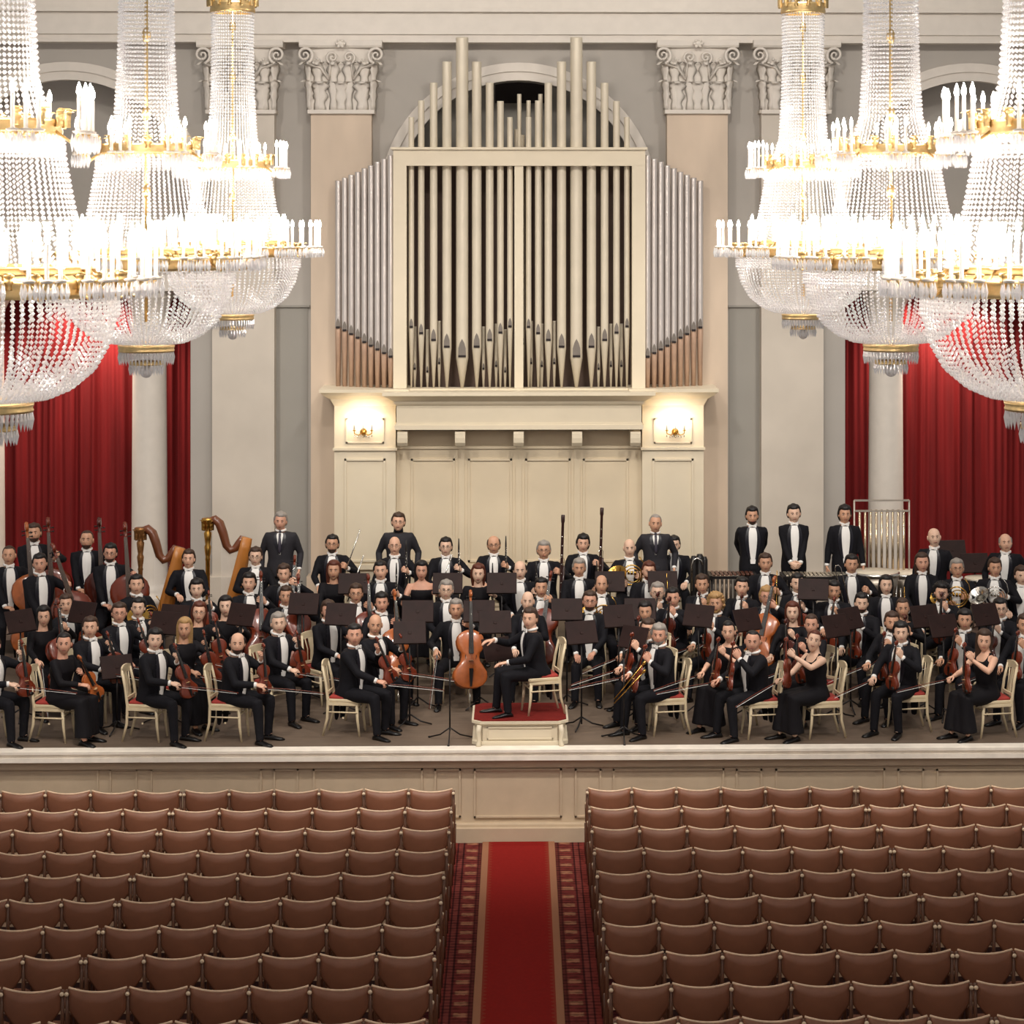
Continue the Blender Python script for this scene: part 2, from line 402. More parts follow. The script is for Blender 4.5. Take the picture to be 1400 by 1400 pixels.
# ---- curtains ----
def curtain(x0, x1, Yc, y0, label, per=.16, nm='stage_curtain'):
    a = P(x0, y0, Yc); b = P(x1, y0, Yc); zb = ST+.44
    mb = MB(); n = max(24, int((b.x-a.x)/.02)); rings = []
    for k in range(9):
        t = k/8; z = a.z+(zb-a.z)*t; rng = random.Random(int(x0)); ph = 0; row = []
        for i in range(n+1):
            x = a.x+(b.x-a.x)*i/n
            y = Yc+.045*sin(2*pi*x/.23+1.6*sin(x*3.7+t*.4))*(.6+.4*sin(x*5.3+1))+.035*sin(2*pi*x/.61+1.2*sin(x*1.9))+.02*sin(2*pi*x/.11+2*sin(x*2.3))*(1-.5*t)
            row.append((x+.01*sin(x*9+t*3), y, z))
        rings.append(row)
    mb.loft(rings, 0, True, closed=False)
    back = [[(p[0], p[1]+.012, p[2]) for p in r] for r in rings][::-1]
    mb.loft(back, 0, True, closed=False)
    o = mb.build(nm, REDC); tag(o, label, 'curtain', 'red stage curtains'); return o
curtain(-60, 197, 35.0, 396, 'wide red curtain at left, left of the round column with the harps')
curtain(212, 268, 35.05, 396, 'narrow dark red curtain strip between left column and pilaster behind the harps')
curtain(1148, 1203, 35.05, 396, 'narrow dark red curtain strip between right pilaster and column by the tubular bells')
curtain(1222, 1470, 35.0, 396, 'wide red curtain at right behind the bald standing men')

# ---- aisle carpets ----
def carpet_mat():
    m = bpy.data.materials.new('patterned_carpet'); m.use_nodes = True; nt = m.node_tree; N = nt.nodes; L = nt.links
    b = N['Principled BSDF']; b.inputs['Roughness'].default_value = .95; b.inputs['Specular IOR Level'].default_value = .1
    tc = N.new('ShaderNodeTexCoord'); sp = N.new('ShaderNodeSeparateXYZ'); L.new(tc.outputs['Object'], sp.inputs[0])
    ab = N.new('ShaderNodeMath'); ab.operation = 'ABSOLUTE'; L.new(sp.outputs['X'], ab.inputs[0])
    # column bands
    rp = N.new('ShaderNodeValToRGB'); rp.color_ramp.interpolation = 'CONSTANT'
    mr = N.new('ShaderNodeMath'); mr.operation = 'MULTIPLY'; mr.inputs[1].default_value = 1/.9; L.new(ab.outputs[0], mr.inputs[0]); L.new(mr.outputs[0], rp.inputs[0])
    def col(r, g, bb): return (lin(r), lin(g), lin(bb), 1)
    els = [(0, (86,38,33)), (.505, (70,26,24)), (.53, (100,40,36)), (.70, (60,22,22)), (.725, (112,52,46)), (.78, (64,24,24)), (.80, (110,44,38)), (.86, (66,22,24))]
    e = rp.color_ramp.elements; e[0].position = 0; e[0].color = col(*els[0][1]); e[1].position = els[1][0]; e[1].color = col(*els[1][1])
    for p, c in els[2:]: q = e.new(p); q.color = col(*c)
    # repeating motifs along the aisle
    def wave(freq, ax, amp=0):
        w = N.new('ShaderNodeMath'); w.operation = 'SINE'; k = N.new('ShaderNodeMath'); k.operation = 'MULTIPLY'; k.inputs[1].default_value = freq
        L.new(ax, k.inputs[0]); L.new(k.outputs[0], w.inputs[0]); return w
    wy = wave(2*pi/.30, sp.outputs['Y']); wx = wave(2*pi/.105, ab.outputs[0])
    mu = N.new('ShaderNodeMath'); mu.operation = 'MULTIPLY'; L.new(wy.outputs[0], mu.inputs[0]); L.new(wx.outputs[0], mu.inputs[1])
    no = N.new('ShaderNodeTexNoise'); no.inputs['Scale'].default_value = 22; L.new(tc.outputs['Object'], no.inputs['Vector'])
    ad = N.new('ShaderNodeMath'); ad.operation = 'ADD'; L.new(wy.outputs[0], ad.inputs[0]); L.new(no.outputs['Fac'], ad.inputs[1])
    gt = N.new('ShaderNodeMath'); gt.operation = 'GREATER_THAN'; gt.inputs[1].default_value = .95; L.new(ad.outputs[0], gt.inputs[0])
    # only inside motif band
    inb = N.new('ShaderNodeMapRange'); inb.inputs[1].default_value = .47; inb.inputs[2].default_value = .50; L.new(ab.outputs[0], inb.inputs[0])
    inc = N.new('ShaderNodeMapRange'); inc.inputs[1].default_value = .62; inc.inputs[2].default_value = .60; L.new(ab.outputs[0], inc.inputs[0])
    m1 = N.new('ShaderNodeMath'); m1.operation = 'MULTIPLY'; L.new(inb.outputs[0], m1.inputs[0]); L.new(inc.outputs[0], m1.inputs[1])
    m2 = N.new('ShaderNodeMath'); m2.operation = 'MULTIPLY'; L.new(m1.outputs[0], m2.inputs[0]); L.new(gt.outputs[0], m2.inputs[1])
    mx = N.new('ShaderNodeMix'); mx.data_type = 'RGBA'; L.new(m2.outputs[0], mx.inputs[0]); L.new(rp.outputs[0], mx.inputs[6]); mx.inputs[7].default_value = col(142,96,72)
    wz = wave(2*pi/.085, sp.outputs['Y']); vo = N.new('ShaderNodeTexVoronoi'); vo.inputs['Scale'].default_value = 13; L.new(tc.outputs['Object'], vo.inputs['Vector'])
    ad2 = N.new('ShaderNodeMath'); ad2.operation = 'MULTIPLY_ADD'; ad2.inputs[1].default_value = .35; L.new(wz.outputs[0], ad2.inputs[0]); L.new(vo.outputs['Distance'], ad2.inputs[2])
    mr3 = N.new('ShaderNodeMapRange'); mr3.inputs[1].default_value = .1; mr3.inputs[2].default_value = .7; mr3.inputs[3].default_value = .6; mr3.inputs[4].default_value = 1.25; L.new(ad2.outputs[0], mr3.inputs[0])
    mx2 = N.new('ShaderNodeMix'); mx2.data_type = 'RGBA'; mx2.blend_type = 'MULTIPLY'; mx2.inputs[0].default_value = 1
    L.new(mx.outputs[2], mx2.inputs[6]); L.new(mr3.outputs[0], mx2.inputs[7]); L.new(mx2.outputs[2], b.inputs['Base Color'])
    return m
mb = MB(); mb.box((-.98, 12, 0), (.98, 26.2, .008)); o = mb.build('patterned_carpet', carpet_mat())
tag(o, 'dark red patterned carpet lying in the aisle under the plain red runner', 'carpet')
def runner_mat():
    m = mat('red_runner_pile', (128,26,22), .95, var=.06, scale=30, spec=.1)
    nt = m.node_tree; N = nt.nodes; L = nt.links; b = N['Principled BSDF']; src = b.inputs['Base Color'].links[0].from_socket
    tc = N.new('ShaderNodeTexCoord'); sp = N.new('ShaderNodeSeparateXYZ'); L.new(tc.outputs['Object'], sp.inputs[0])
    ab = N.new('ShaderNodeMath'); ab.operation = 'ABSOLUTE'; L.new(sp.outputs['X'], ab.inputs[0])
    k = N.new('ShaderNodeMath'); k.operation = 'MULTIPLY'; k.inputs[1].default_value = 2*pi/.1; L.new(sp.outputs['Y'], k.inputs[0])
    s1 = N.new('ShaderNodeMath'); s1.operation = 'SINE'; L.new(k.outputs[0], s1.inputs[0])
    # teeth: edge zone .29-.345
    t = N.new('ShaderNodeMath'); t.operation = 'MULTIPLY_ADD'; t.inputs[1].default_value = .018; t.inputs[2].default_value = .322; L.new(s1.outputs[0], t.inputs[0])
    g = N.new('ShaderNodeMath'); g.operation = 'GREATER_THAN'; L.new(ab.outputs[0], g.inputs[0]); L.new(t.outputs[0], g.inputs[1])
    mx = N.new('ShaderNodeMix'); mx.data_type = 'RGBA'; L.new(g.outputs[0], mx.inputs[0]); L.new(src, mx.inputs[6]); mx.inputs[7].default_value = (lin(128), lin(48), lin(34), 1)
    g2 = N.new('ShaderNodeMath'); g2.operation = 'GREATER_THAN'; g2.inputs[1].default_value = .355; L.new(ab.outputs[0], g2.inputs[0])
    mx2 = N.new('ShaderNodeMix'); mx2.data_type = 'RGBA'; L.new(g2.outputs[0], mx2.inputs[0]); L.new(mx.outputs[2], mx2.inputs[6]); mx2.inputs[7].default_value = (lin(150), lin(104), lin(78), 1)
    L.new(mx2.outputs[2], b.inputs['Base Color']); return m
mb = MB(); mb.bbox((-.43, 12, .008), (.43, 26.2, .022), .004); o = mb.build('red_runner', runner_mat()); o.location.x = .0
tag(o, 'plain red carpet runner with tan borders lying down the aisle', 'carpet')

# ---- auditorium seats ----
LEA = mat('brown_leather', (132,84,60), .5, var=.1, scale=5)
BRN = mat('brown_seat_wood', (104,68,48), .4, var=.15, scale=9)
RAIL = mat('worn_cream_rail', (222,190,158), .35, var=.12, scale=20)
KNOB = mat('ivory_knob', (232,208,176), .25)
def seat_meshes():
    out = {}
    W = .247
    mb = MB(); n = 14   # backrest
    def yb(x): return -.035*cos(pi*x/(2*W))
    rings = []
    for k, t in enumerate((0, .12, .3, .5, .75, 1)):
        row = []
        for i in range(n+1):
            x = -W*.97+2*W*.97*i/n; e = abs(x)/W
            top = .845+.030*e**2.2; bot = .50+.20*max(0, (e-.35)/.65)**1.2
            row.append((x, yb(x)-.012*sin(pi*t), bot+(top-bot)*t))
        rings.append(row)
    full = [r+[(p[0], p[1]+.028, p[2]) for p in reversed(r)] for r in rings]
    mb.loft(full, 0, True); out['backrest'] = mb.mesh('backrest', LEA)
    mb = MB(); mb.tube([(x, yb(x)+.012, .852+.030*(abs(x)/W)**2.2) for x in [-W+2*W*i/n for i in range(n+1)]], .0105, 8)
    out['top_rail'] = mb.mesh('top_rail', RAIL)
    mb = MB(); mb.bbox((-.225, .03, .40), (.225, .44, .455), .02); out['seat'] = mb.mesh('seat', LEA)
    mb = MB(); mb.box((-.235, .02, .36), (.235, .45, .40)); out['seat_frame'] = mb.mesh('seat_frame', RAIL)
    mb = MB(); mb.tube([(0, .02, 0), (0, -.01, .3), (0, 0, .6), (0, .005, .865)], [.017, .02, .018, .015], 8); out['post'] = mb.mesh('post', BRN)
    mb = MB(); mb.ell((0, -.030, .838), (.020, .016, .019), 10, 7); out['knob'] = mb.mesh('knob', KNOB)
    mb = MB(); mb.tube([(0, .0, .66), (0, .08, .635), (0, .2, .615), (0, .30, .61), (0, .36, .585), (0, .37, .54), (0, .35, .40)], [.014, .016, .018, .019, .017, .015, .014], 8)
    out['armrest'] = mb.mesh('armrest', BRN)
    mb = MB(); mb.ell((0, .28, .635), (.021, .028, .021), 10, 6); out['arm_cap'] = mb.mesh('arm_cap', KNOB)
    mb = MB(); mb.tube([(0, .42, 0), (0, .41, .37)], [.015, .02], 8); out['leg'] = mb.mesh('leg', BRN)
    return out
SM = seat_meshes()
def make_seat(both):
    r = empty('auditorium_seat')
    for k in ('backrest', 'top_rail', 'seat', 'seat_frame'): link(k, SM[k], r)
    for sx in ((-1, 1) if both else (-1,)):
        for k in ('post', 'armrest', 'leg'):
            o = link(k, SM[k], r); o.location.x = sx*.2575
            if k == 'post': link('knob', SM['knob'], o)
            if k == 'armrest': link('arm_cap', SM['arm_cap'], o)
    return r
SP = {0: make_seat(False), 1: make_seat(True)}; used = {0: 0, 1: 0}
PITCH = .515
for row in range(10):
    Yr = 25.30-.818*row; dist = ['first row by the stage', 'second row from the stage', 'third row from the stage', 'fourth row from the stage', 'fifth row from the stage', 'sixth row from the stage', 'seventh row from the stage', 'eighth row from the stage', 'ninth row from the stage', 'row nearest the bottom of the picture'][row]
    for side in (-1, 1):
        x0 = -.75 if side < 0 else .79
        ext = 715*Yr/F+.1; i = 0
        while True:
            x = x0+side*(PITCH*(i+.5)+.04*(i//6))
            if abs(x)-PITCH/2 > ext: break
            # the post sits on the side away from the aisle for the right block, so the unit's last seat carries two
            last = (i % 6 == 0) if side < 0 else (i % 6 == 5)
            if side > 0: last = (i % 6 == 5)
            p = SP[int(last)]
            s = p if not used[int(last)] else copy_tree(p); used[int(last)] = 1
            s.location = (x, Yr, 0)
            blk = 'left block' if side < 0 else 'right block'
            tag(s, 'brown leather seat, %s from the aisle, %s, %s' % (ORD[i], dist, blk), 'seat', 'auditorium seats in the %s' % blk)
            i += 1
# ================= ORGAN =================
YO = 32.95
org = empty('pipe_organ', loc=P(709, 536, YO)); ox = org.location.copy()
tag(org, 'large cream pipe organ with tall pipes and silver side wings above the ledge', 'organ')
def loc(mb): mb.v = [(x-ox.x, y-ox.y, z-ox.z) for x, y, z in mb.v]; return mb
mb = MB()
def obox(x0, x1, y0, y1, Ya, Yb_): 
    a = P(x0, y1, YO); b = P(x1, y0, YO); mb.box((a.x, Ya, a.z), (b.x, Yb_, b.z))
obox(537.6, 882.3, 204.5, 226.5, YO, YO+.35); obox(537.6, 555.7, 226.5, 531, YO, YO+.35); obox(864.2, 882.3, 226.5, 531, YO, YO+.35)
obox(703.4, 715.4, 226, 531, YO+.02, YO+.3); obox(534.5, 885, 201.5, 204.5, YO-.04, YO+.38); obox(537.6, 882.3, 531, 536, YO+.0, YO+.35)
a = P(540, 206, YO); b = P(880, 223, YO)
loc(mb).build('case_frame', CREAM2, org)
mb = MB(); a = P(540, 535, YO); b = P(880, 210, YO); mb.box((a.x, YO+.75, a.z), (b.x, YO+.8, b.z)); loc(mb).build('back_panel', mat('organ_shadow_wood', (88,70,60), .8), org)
def pipe(px, w, ytop, ym, ybot, Y, m, name='pipe', foot=None):
    c = P(px, 0, Y); r = w/2*Y/F; zt_ = P(px, ytop, Y).z; zm = P(px, ym, Y).z; zb = P(px, ybot, Y).z
    c = P(px, 0, Y); cx_, cy_ = c.x, Y+r
    mb = MB()
    n = 18; rf = max(.012, r*.2)
    prof = [(rf, zb-zm), (r*.98, -.04), (r*1.0, -.035), (r*1.0, 0), (r, .02), (r, zt_-zm-.02), (r*.985, zt_-zm)]
    if foot:
        mb.lathe(prof[3:], n, (cx_, cy_, zm)); o = loc(mb).build(name, m, org)
        mb = MB(); mb.lathe([(r*.72, zb-zm), (r*.98, -.02), (r*.98, 0)], n, (cx_, cy_, zm)); loc(mb).build('pipe_foot', foot, o)
    else:
        mb.lathe(prof, n, (cx_, cy_, zm)); o = loc(mb).build(name, m, org)
    # mouth: flattened pointed upper lip with dark slot below
    mb = MB(); hw = r*.62; hh = r*2.5; Yf = Y-.006
    pts = [(-hw, 0), (hw, 0), (hw*.95, hh*.45), (hw*.55, hh*.8), (0, hh*1.05), (-hw*.55, hh*.8), (-hw*.95, hh*.45)]
    mb.prism([(cx_+x, zm+.02+z) for x, z in pts], Yf, Yf+.03)
    mb.box((cx_-hw, Yf-.006, zm-.012), (cx_+hw, Yf+.03, zm+.02), 1); loc(mb).build('pipe_mouth', [MOUTH, DARK], o)
    return o
cxs = [317,352,396,443,497,549,595,633,667]; tops = [337,278,215,140,53,140,215,280,337]; ws = [20,23,27,33,44,34,28,24,20]; ms = [1082,1104,1128,1152,1186,1152,1128,1102,1080]
cx2 = [733,767,803,850,903,956,1003,1045,1082]
for L_ in (cxs, cx2):
    for x, t, w, m_ in zip(L_, tops, ws, ms):
        pipe(440+x/2.593, w/2.593, 30+t/2.593, 30+m_/2.593, 532, YO+.1, PIPE)
# small inner pipes between the feet
for (x, t, w) in ((374,1090,9),(416,1060,9),(573,1080,9),(618,1070,9),(650,1090,8),(690,1110,7),(742,1060,9),(780,1070,9),(824,1060,9),(981,1080,9),(1025,1070,9),(329,1080,10),(1062,1070,10)):
    pipe(440+x/2.593, w/2.593*1.4, 30+(t)/2.593, 30+(t+150)/2.593, 532, YO+.32, PIPE, 'small_pipe')
for (x, t) in ((700, 90), (775, 255), (733, 278), (690, 380), (712,400)):
    pipe(440+x/2.593, 6, 30+max(t, 255)/2.593, 470, 532, YO+.45, PIPE, 'inner_pipe')
# wings
FOOTREFL = mat('copper_reflection_foot', (196,164,140), .4, .3, var=.08)  # coppery reflection on the lower wing pipes, painted in as base colour
for side in (-1, 1):
    for i in range(9):
        x = 534-i*9.0; t = [212,217,221,226,230,235,239,243,247][i]; m_ = [488,483,478,473,468,462,457,452,448][i]
        if side > 0: x = 1419.5-x
        pipe(x, 8.6, t, m_, 530, YO+.06+.055*i, TIN, 'wing_pipe', FOOTREFL)
for side, nm in ((-1, 0), (1, 0)):
    xs = (461, 538) if side < 0 else (882, 959)
    mb = MB(); a = P(xs[0], 530, 33.5); b = P(xs[1], 485, 33.5)
    mb.box((a.x, 33.78, a.z), (b.x, 33.84, b.z+.1))
    loc(mb).build('wing_board', mat('brown_wing_wood', (140,104,82), .6), org)
# ---- wall sconces ----
BULB = emis('sconce_flame_bulb', (255,232,200), 330)
for px, lab in ((497, 'left'), (923, 'right')):
    c = P(px, 590, 32.94); r = empty('wall_sconce', loc=(c.x, 32.94, c.z))
    tag(r, 'lit gilt sconce with candle bulbs on the pavilion %s of the organ' % lab, 'wall lamp', 'sconces beside the organ')
    mb = MB(); mb.lathe([(.0, -.02), (.05, -.015), (.035, 0), (.05, .02), (0, .03)], 14, M=Matrix.Translation((0, -.0, 0)) @ Matrix.Rotation(pi/2, 4, 'X')); mb.build('wall_plate', GOLD, r)
    for k in (-1, 0, 1):
        mb = MB(); mb.tube([(0, -.02, 0), (k*.07, -.06, -.05), (k*.13, -.10, -.02), (k*.13, -.11, .02)], .008, 6); mb.lathe([(.02, 0), (.03, .01), (.012, .015)], 10, (k*.13, -.11, .02)); mb.build('arm', GOLD, r)
        mb = MB(); mb.lathe([(.012, 0), (.012, .09), (.008, .1)], 8, (k*.13, -.11, .035)); cd = mb.build('candle', WHITE, r)
        mb = MB(); mb.lathe([(.004, 0), (.014, .015), (.010, .035), (.002, .06)], 8, (k*.13, -.11, .135)); mb.build('bulb', BULB, cd)
    mb = MB()
    for k in range(7): mb.ell((-.13+.043*k, -.09, -.06-.012*(k % 2)), (.008, .008, .016), 6, 4)
    mb.build('crystal_drop', SILVER, r)

# ================= CHANDELIERS =================
def crystal():
    m = bpy.data.materials.new('cut_crystal'); m.use_nodes = True; nt = m.node_tree; N = nt.nodes; L = nt.links
    out = N['Material Output']; b = N['Principled BSDF']
    b.inputs['Base Color'].default_value = (.9, .9, .9, 1); b.inputs['Roughness'].default_value = .12; b.inputs['Specular IOR Level'].default_value = 1; b.inputs['Metallic'].default_value = .35
    tr = N.new('ShaderNodeBsdfTransparent'); tr.inputs[0].default_value = (.96, .96, .97, 1)
    tl = N.new('ShaderNodeBsdfTranslucent'); tl.inputs[0].default_value = (.95, .95, .97, 1)
    m1 = N.new('ShaderNodeMixShader'); m1.inputs[0].default_value = .55; L.new(b.outputs[0], m1.inputs[1]); L.new(tl.outputs[0], m1.inputs[2])
    lw = N.new('ShaderNodeLayerWeight'); lw.inputs[0].default_value = .35
    mr = N.new('ShaderNodeMapRange'); mr.inputs[3].default_value = .62; mr.inputs[4].default_value = .95; L.new(lw.outputs['Facing'], mr.inputs[0])
    m2 = N.new('ShaderNodeMixShader'); L.new(mr.outputs[0], m2.inputs[0]); L.new(tr.outputs[0], m2.inputs[1]); L.new(m1.outputs[0], m2.inputs[2]); L.new(m2.outputs[0], out.inputs[0])
    return m
CRY = crystal()
CB = emis('chandelier_candle_bulb', (255,241,228), 200)
def bead(mb, p, r, h=None):
    h = h or r*1.25; x, y, z = p
    mb.add([(x, y, z-h), (x+r, y, z), (x, y+r, z), (x-r, y, z), (x, y-r, z), (x, y, z+h)],
           [(0,2,1),(0,3,2),(0,4,3),(0,1,4),(5,1,2),(5,2,3),(5,3,4),(5,4,1)])
def bead_surface(mb, prof, n, step, r, tw=0):
    """strings of beads following the profile (r,z), n strings round"""
    seg = []
    for (a, b) in zip(prof, prof[1:]): seg.append(math.hypot(b[0]-a[0], b[1]-a[1]))
    tot = sum(seg); k = int(tot/step)
    for j in range(n):
        a = 2*pi*j/n
        for i in range(k+1):
            d = tot*i/k; q = 0
            while q < len(seg)-1 and d > seg[q]: d -= seg[q]; q += 1
            t = min(1, d/seg[q]); rr = prof[q][0]+(prof[q+1][0]-prof[q][0])*t; zz = prof[q][1]+(prof[q+1][1]-prof[q][1])*t
            bead(mb, (rr*cos(a+tw*i), rr*sin(a+tw*i), zz), r)
def strings(mb, prof, n, r=.0016):
    for j in range(n):
        a = 2*pi*j/n; mb.tube([(q*cos(a), q*sin(a), z) for q, z in prof], r, 3, sm=False, cap=False)
def ring_band(mb, r, z0, z1, t=.012, n=56):
    mb.lathe([(r-t, z0), (r+t*.6, z0), (r+t, z0+(z1-z0)*.25), (r+t*.4, (z0+z1)/2), (r+t, z0+(z1-z0)*.75), (r+t*1.2, z1), (r-t, z1), (r-t, z0)], n, cap=False)
def chandelier():
    """origin at the height of the eye plane used for the main ring reference"""
    r = empty('crystal_chandelier')
    mb = MB(); ring_band(mb, .215, 2.14, 2.24, .012, 40)
    for i in range(12):
        a = 2*pi*i/12; leaf(mb, (.21*cos(a), .21*sin(a), 2.2), (cos(a), sin(a), 0), .16, .03, .04)
    for i in range(6):
        a = 2*pi*i/6; mb.tube([(.21*cos(a), .21*sin(a), 2.2), (.1*cos(a), .1*sin(a), 2.5), (0, 0, 2.7)], .008, 6)
    mb.build('crown', LGOLD, r)
    mb = MB(); mb.tube([(0,0,-.7), (0,0,2.7)], .014, 8)
    for z in (.3, .9, 1.5, 2.0): mb.ell((0,0,z), (.035,.035,.06), 10, 6)
    mb.tube([(0,0,2.7), (0,0,6.0)], .012, 6)
    mb.build('stem', LGOLD, r)
    mb = MB(); bead_surface(mb, [(.21, 2.13), (.205, 1.8), (.215, 1.3), (.24, .88), (.30, .69)], 50, .032, .0105); mb.build('crystal_shaft', CRY, r)
    # upper ring
    mb = MB(); ring_band(mb, .36, .58, .66)
    for i in range(16):
        a = 2*pi*i/16; leaf(mb, (.36*cos(a), .36*sin(a), .62), (cos(a), sin(a), 0), .10, .032, .05)
    for i in range(8):
        a = 2*pi*(i+.5)/8
        mb.tube([(.36*cos(a), .36*sin(a), .60), (.45*cos(a), .45*sin(a), .54), (.54*cos(a), .54*sin(a), .58)], .009, 6)
        for s_ in (-1, 1): mb.tube([(.47*cos(a), .47*sin(a), .54), (.54*cos(a+.13*s_), .54*sin(a+.13*s_), .58)], .008, 6)
    mb.build('upper_ring', LGOLD, r)
    mb = MB(); bead_surface(mb, [(.37, .57), (.39, .42), (.42, .25), (.46, .05), (.54, -.12)], 64, .029, .0105); mb.build('crystal_skirt', CRY, r)
    mb = MB(); bead_surface(mb, [(.375, .56), (.375, .48)], 60, .02, .013); mb.build('crystal_bead_fringe', CRY, r)  # hanging fringe of short bead strings under the upper ring
    # main ring with candle arms
    mb = MB(); ring_band(mb, .66, -.30, -.20, .016, 64); ring_band(mb, .52, -.18, -.13, .01, 48)
    for i in range(32):
        a = 2*pi*i/32; leaf(mb, (.66*cos(a), .66*sin(a), -.25), (cos(a), sin(a), 0), .09, .026, .04)
    for i in range(16):
        a = 2*pi*i/16
        mb.tube([(.66*cos(a), .66*sin(a), -.25), (.75*cos(a), .75*sin(a), -.30), (.87*cos(a), .87*sin(a), -.21)], .010, 6)
        mb.tube([(.66*cos(a), .66*sin(a), -.25), (.59*cos(a), .59*sin(a), -.2), (.52*cos(a), .52*sin(a), -.15)], .007, 6)
        for s_ in (-1, 1): mb.tube([(.76*cos(a), .76*sin(a), -.29), (.84*cos(a+.10*s_), .84*sin(a+.10*s_), -.21)], .008, 6)
    mb.build('main_ring', LGOLD, r)
    mb = MB()
    bead_surface(mb, [(.67, -.31), (.67, -.40)], 84, .022, .012)
    mb.build('crystal_prism_fringe', CRY, r)  # fringe of short crystal strings hanging from the main ring
    mb = MB(); bead_surface(mb, [(.65, -.31), (.655, -.42), (.62, -.56), (.54, -.70), (.42, -.80), (.30, -.85), (.2, -.86)], 80, .030, .0115)
    bead_surface(mb, [(.45, -.62), (.38, -.74), (.22, -.82), (.1, -.84)], 40, .034, .010)
    mb.build('crystal_bowl', CRY, r)
    mb = MB(); ring_band(mb, .205, -.93, -.88, .01, 32); mb.lathe([(.20, -.88), (.12, -.86), (.03, -.84)], 24, cap=False); ring_band(mb, .12, -1.03, -1.0, .008, 24); mb.build('pendant_ring', LGOLD, r)
    mb = MB()
    for j in range(44):
        a = 2*pi*j/44; bead(mb, (.205*cos(a), .205*sin(a), -.97), .012, .06)
    for j in range(28):
        a = 2*pi*j/28; bead(mb, (.125*cos(a), .125*sin(a), -1.06), .011, .05)
    mb.ell((0, 0, -1.08), (.05, .05, .05), 12, 8)
    mb.build('crystal_pendant', CRY, r)
    cm = MB(); cm.lathe([(.028, 0), (.036, .012), (.015, .018), (.0115, .02), (.0115, .20), (.008, .205)], 8)
    ME = cm.mesh('candle', WHITE)
    bm_ = MB(); bm_.lathe([(.006, .203), (.0145, .222), (.012, .245), (.002, .275)], 6); BE = bm_.mesh('flame_bulb', CB)
    pm = MB()
    for k in range(9):
        b_ = 2*pi*k/9; bead(pm, (.038*cos(b_), .038*sin(b_), -.05), .011, .05)
    PMESH = pm.mesh('prism_cluster', CRY)
    def candle(x, y, z, pr=True):
        o = link('candle', ME, r); o.location = (x, y, z); link('flame_bulb', BE, o)
        if pr: link('prism_cluster', PMESH, o)
    for i in range(8):
        for s_ in (-1, 0, 1): a = 2*pi*(i+.5)/8+.13*s_; candle(.54*cos(a), .54*sin(a), .58)
    for i in range(16):
        a = 2*pi*i/16
        for s_ in (-1, 0, 1):
            q = .87 if s_ == 0 else .84; candle(q*cos(a+.10*s_), q*sin(a+.10*s_), -.21)
        candle(.52*cos(a), .52*sin(a), -.15, False)
    return r
CH = chandelier(); first = True
for (px, Yc, dz, rz, lab) in ((318,22.0,0,0,'smallest and most distant crystal chandelier on the left, nearest the organ'), (1098,22.0,0,.1,'smallest and most distant crystal chandelier on the right, nearest the organ'),
        (200,16.9,-.03,.2,'middle crystal chandelier on the left, in front of the left column'), (1218,16.9,-.03,.3,'middle crystal chandelier on the right, in front of the right column'),
        (-9,12.0,-.08,.15,'large near crystal chandelier cut by the left picture edge'), (1427,12.0,-.08,.05,'large near crystal chandelier cut by the right picture edge')):
    c = CH if first else copy_tree(CH); first = False
    p = P(px, HOR, Yc); c.location = (p.x, Yc, HC+dz); c.rotation_euler.z = rz
    tag(c, lab, 'chandelier', 'crystal chandeliers')
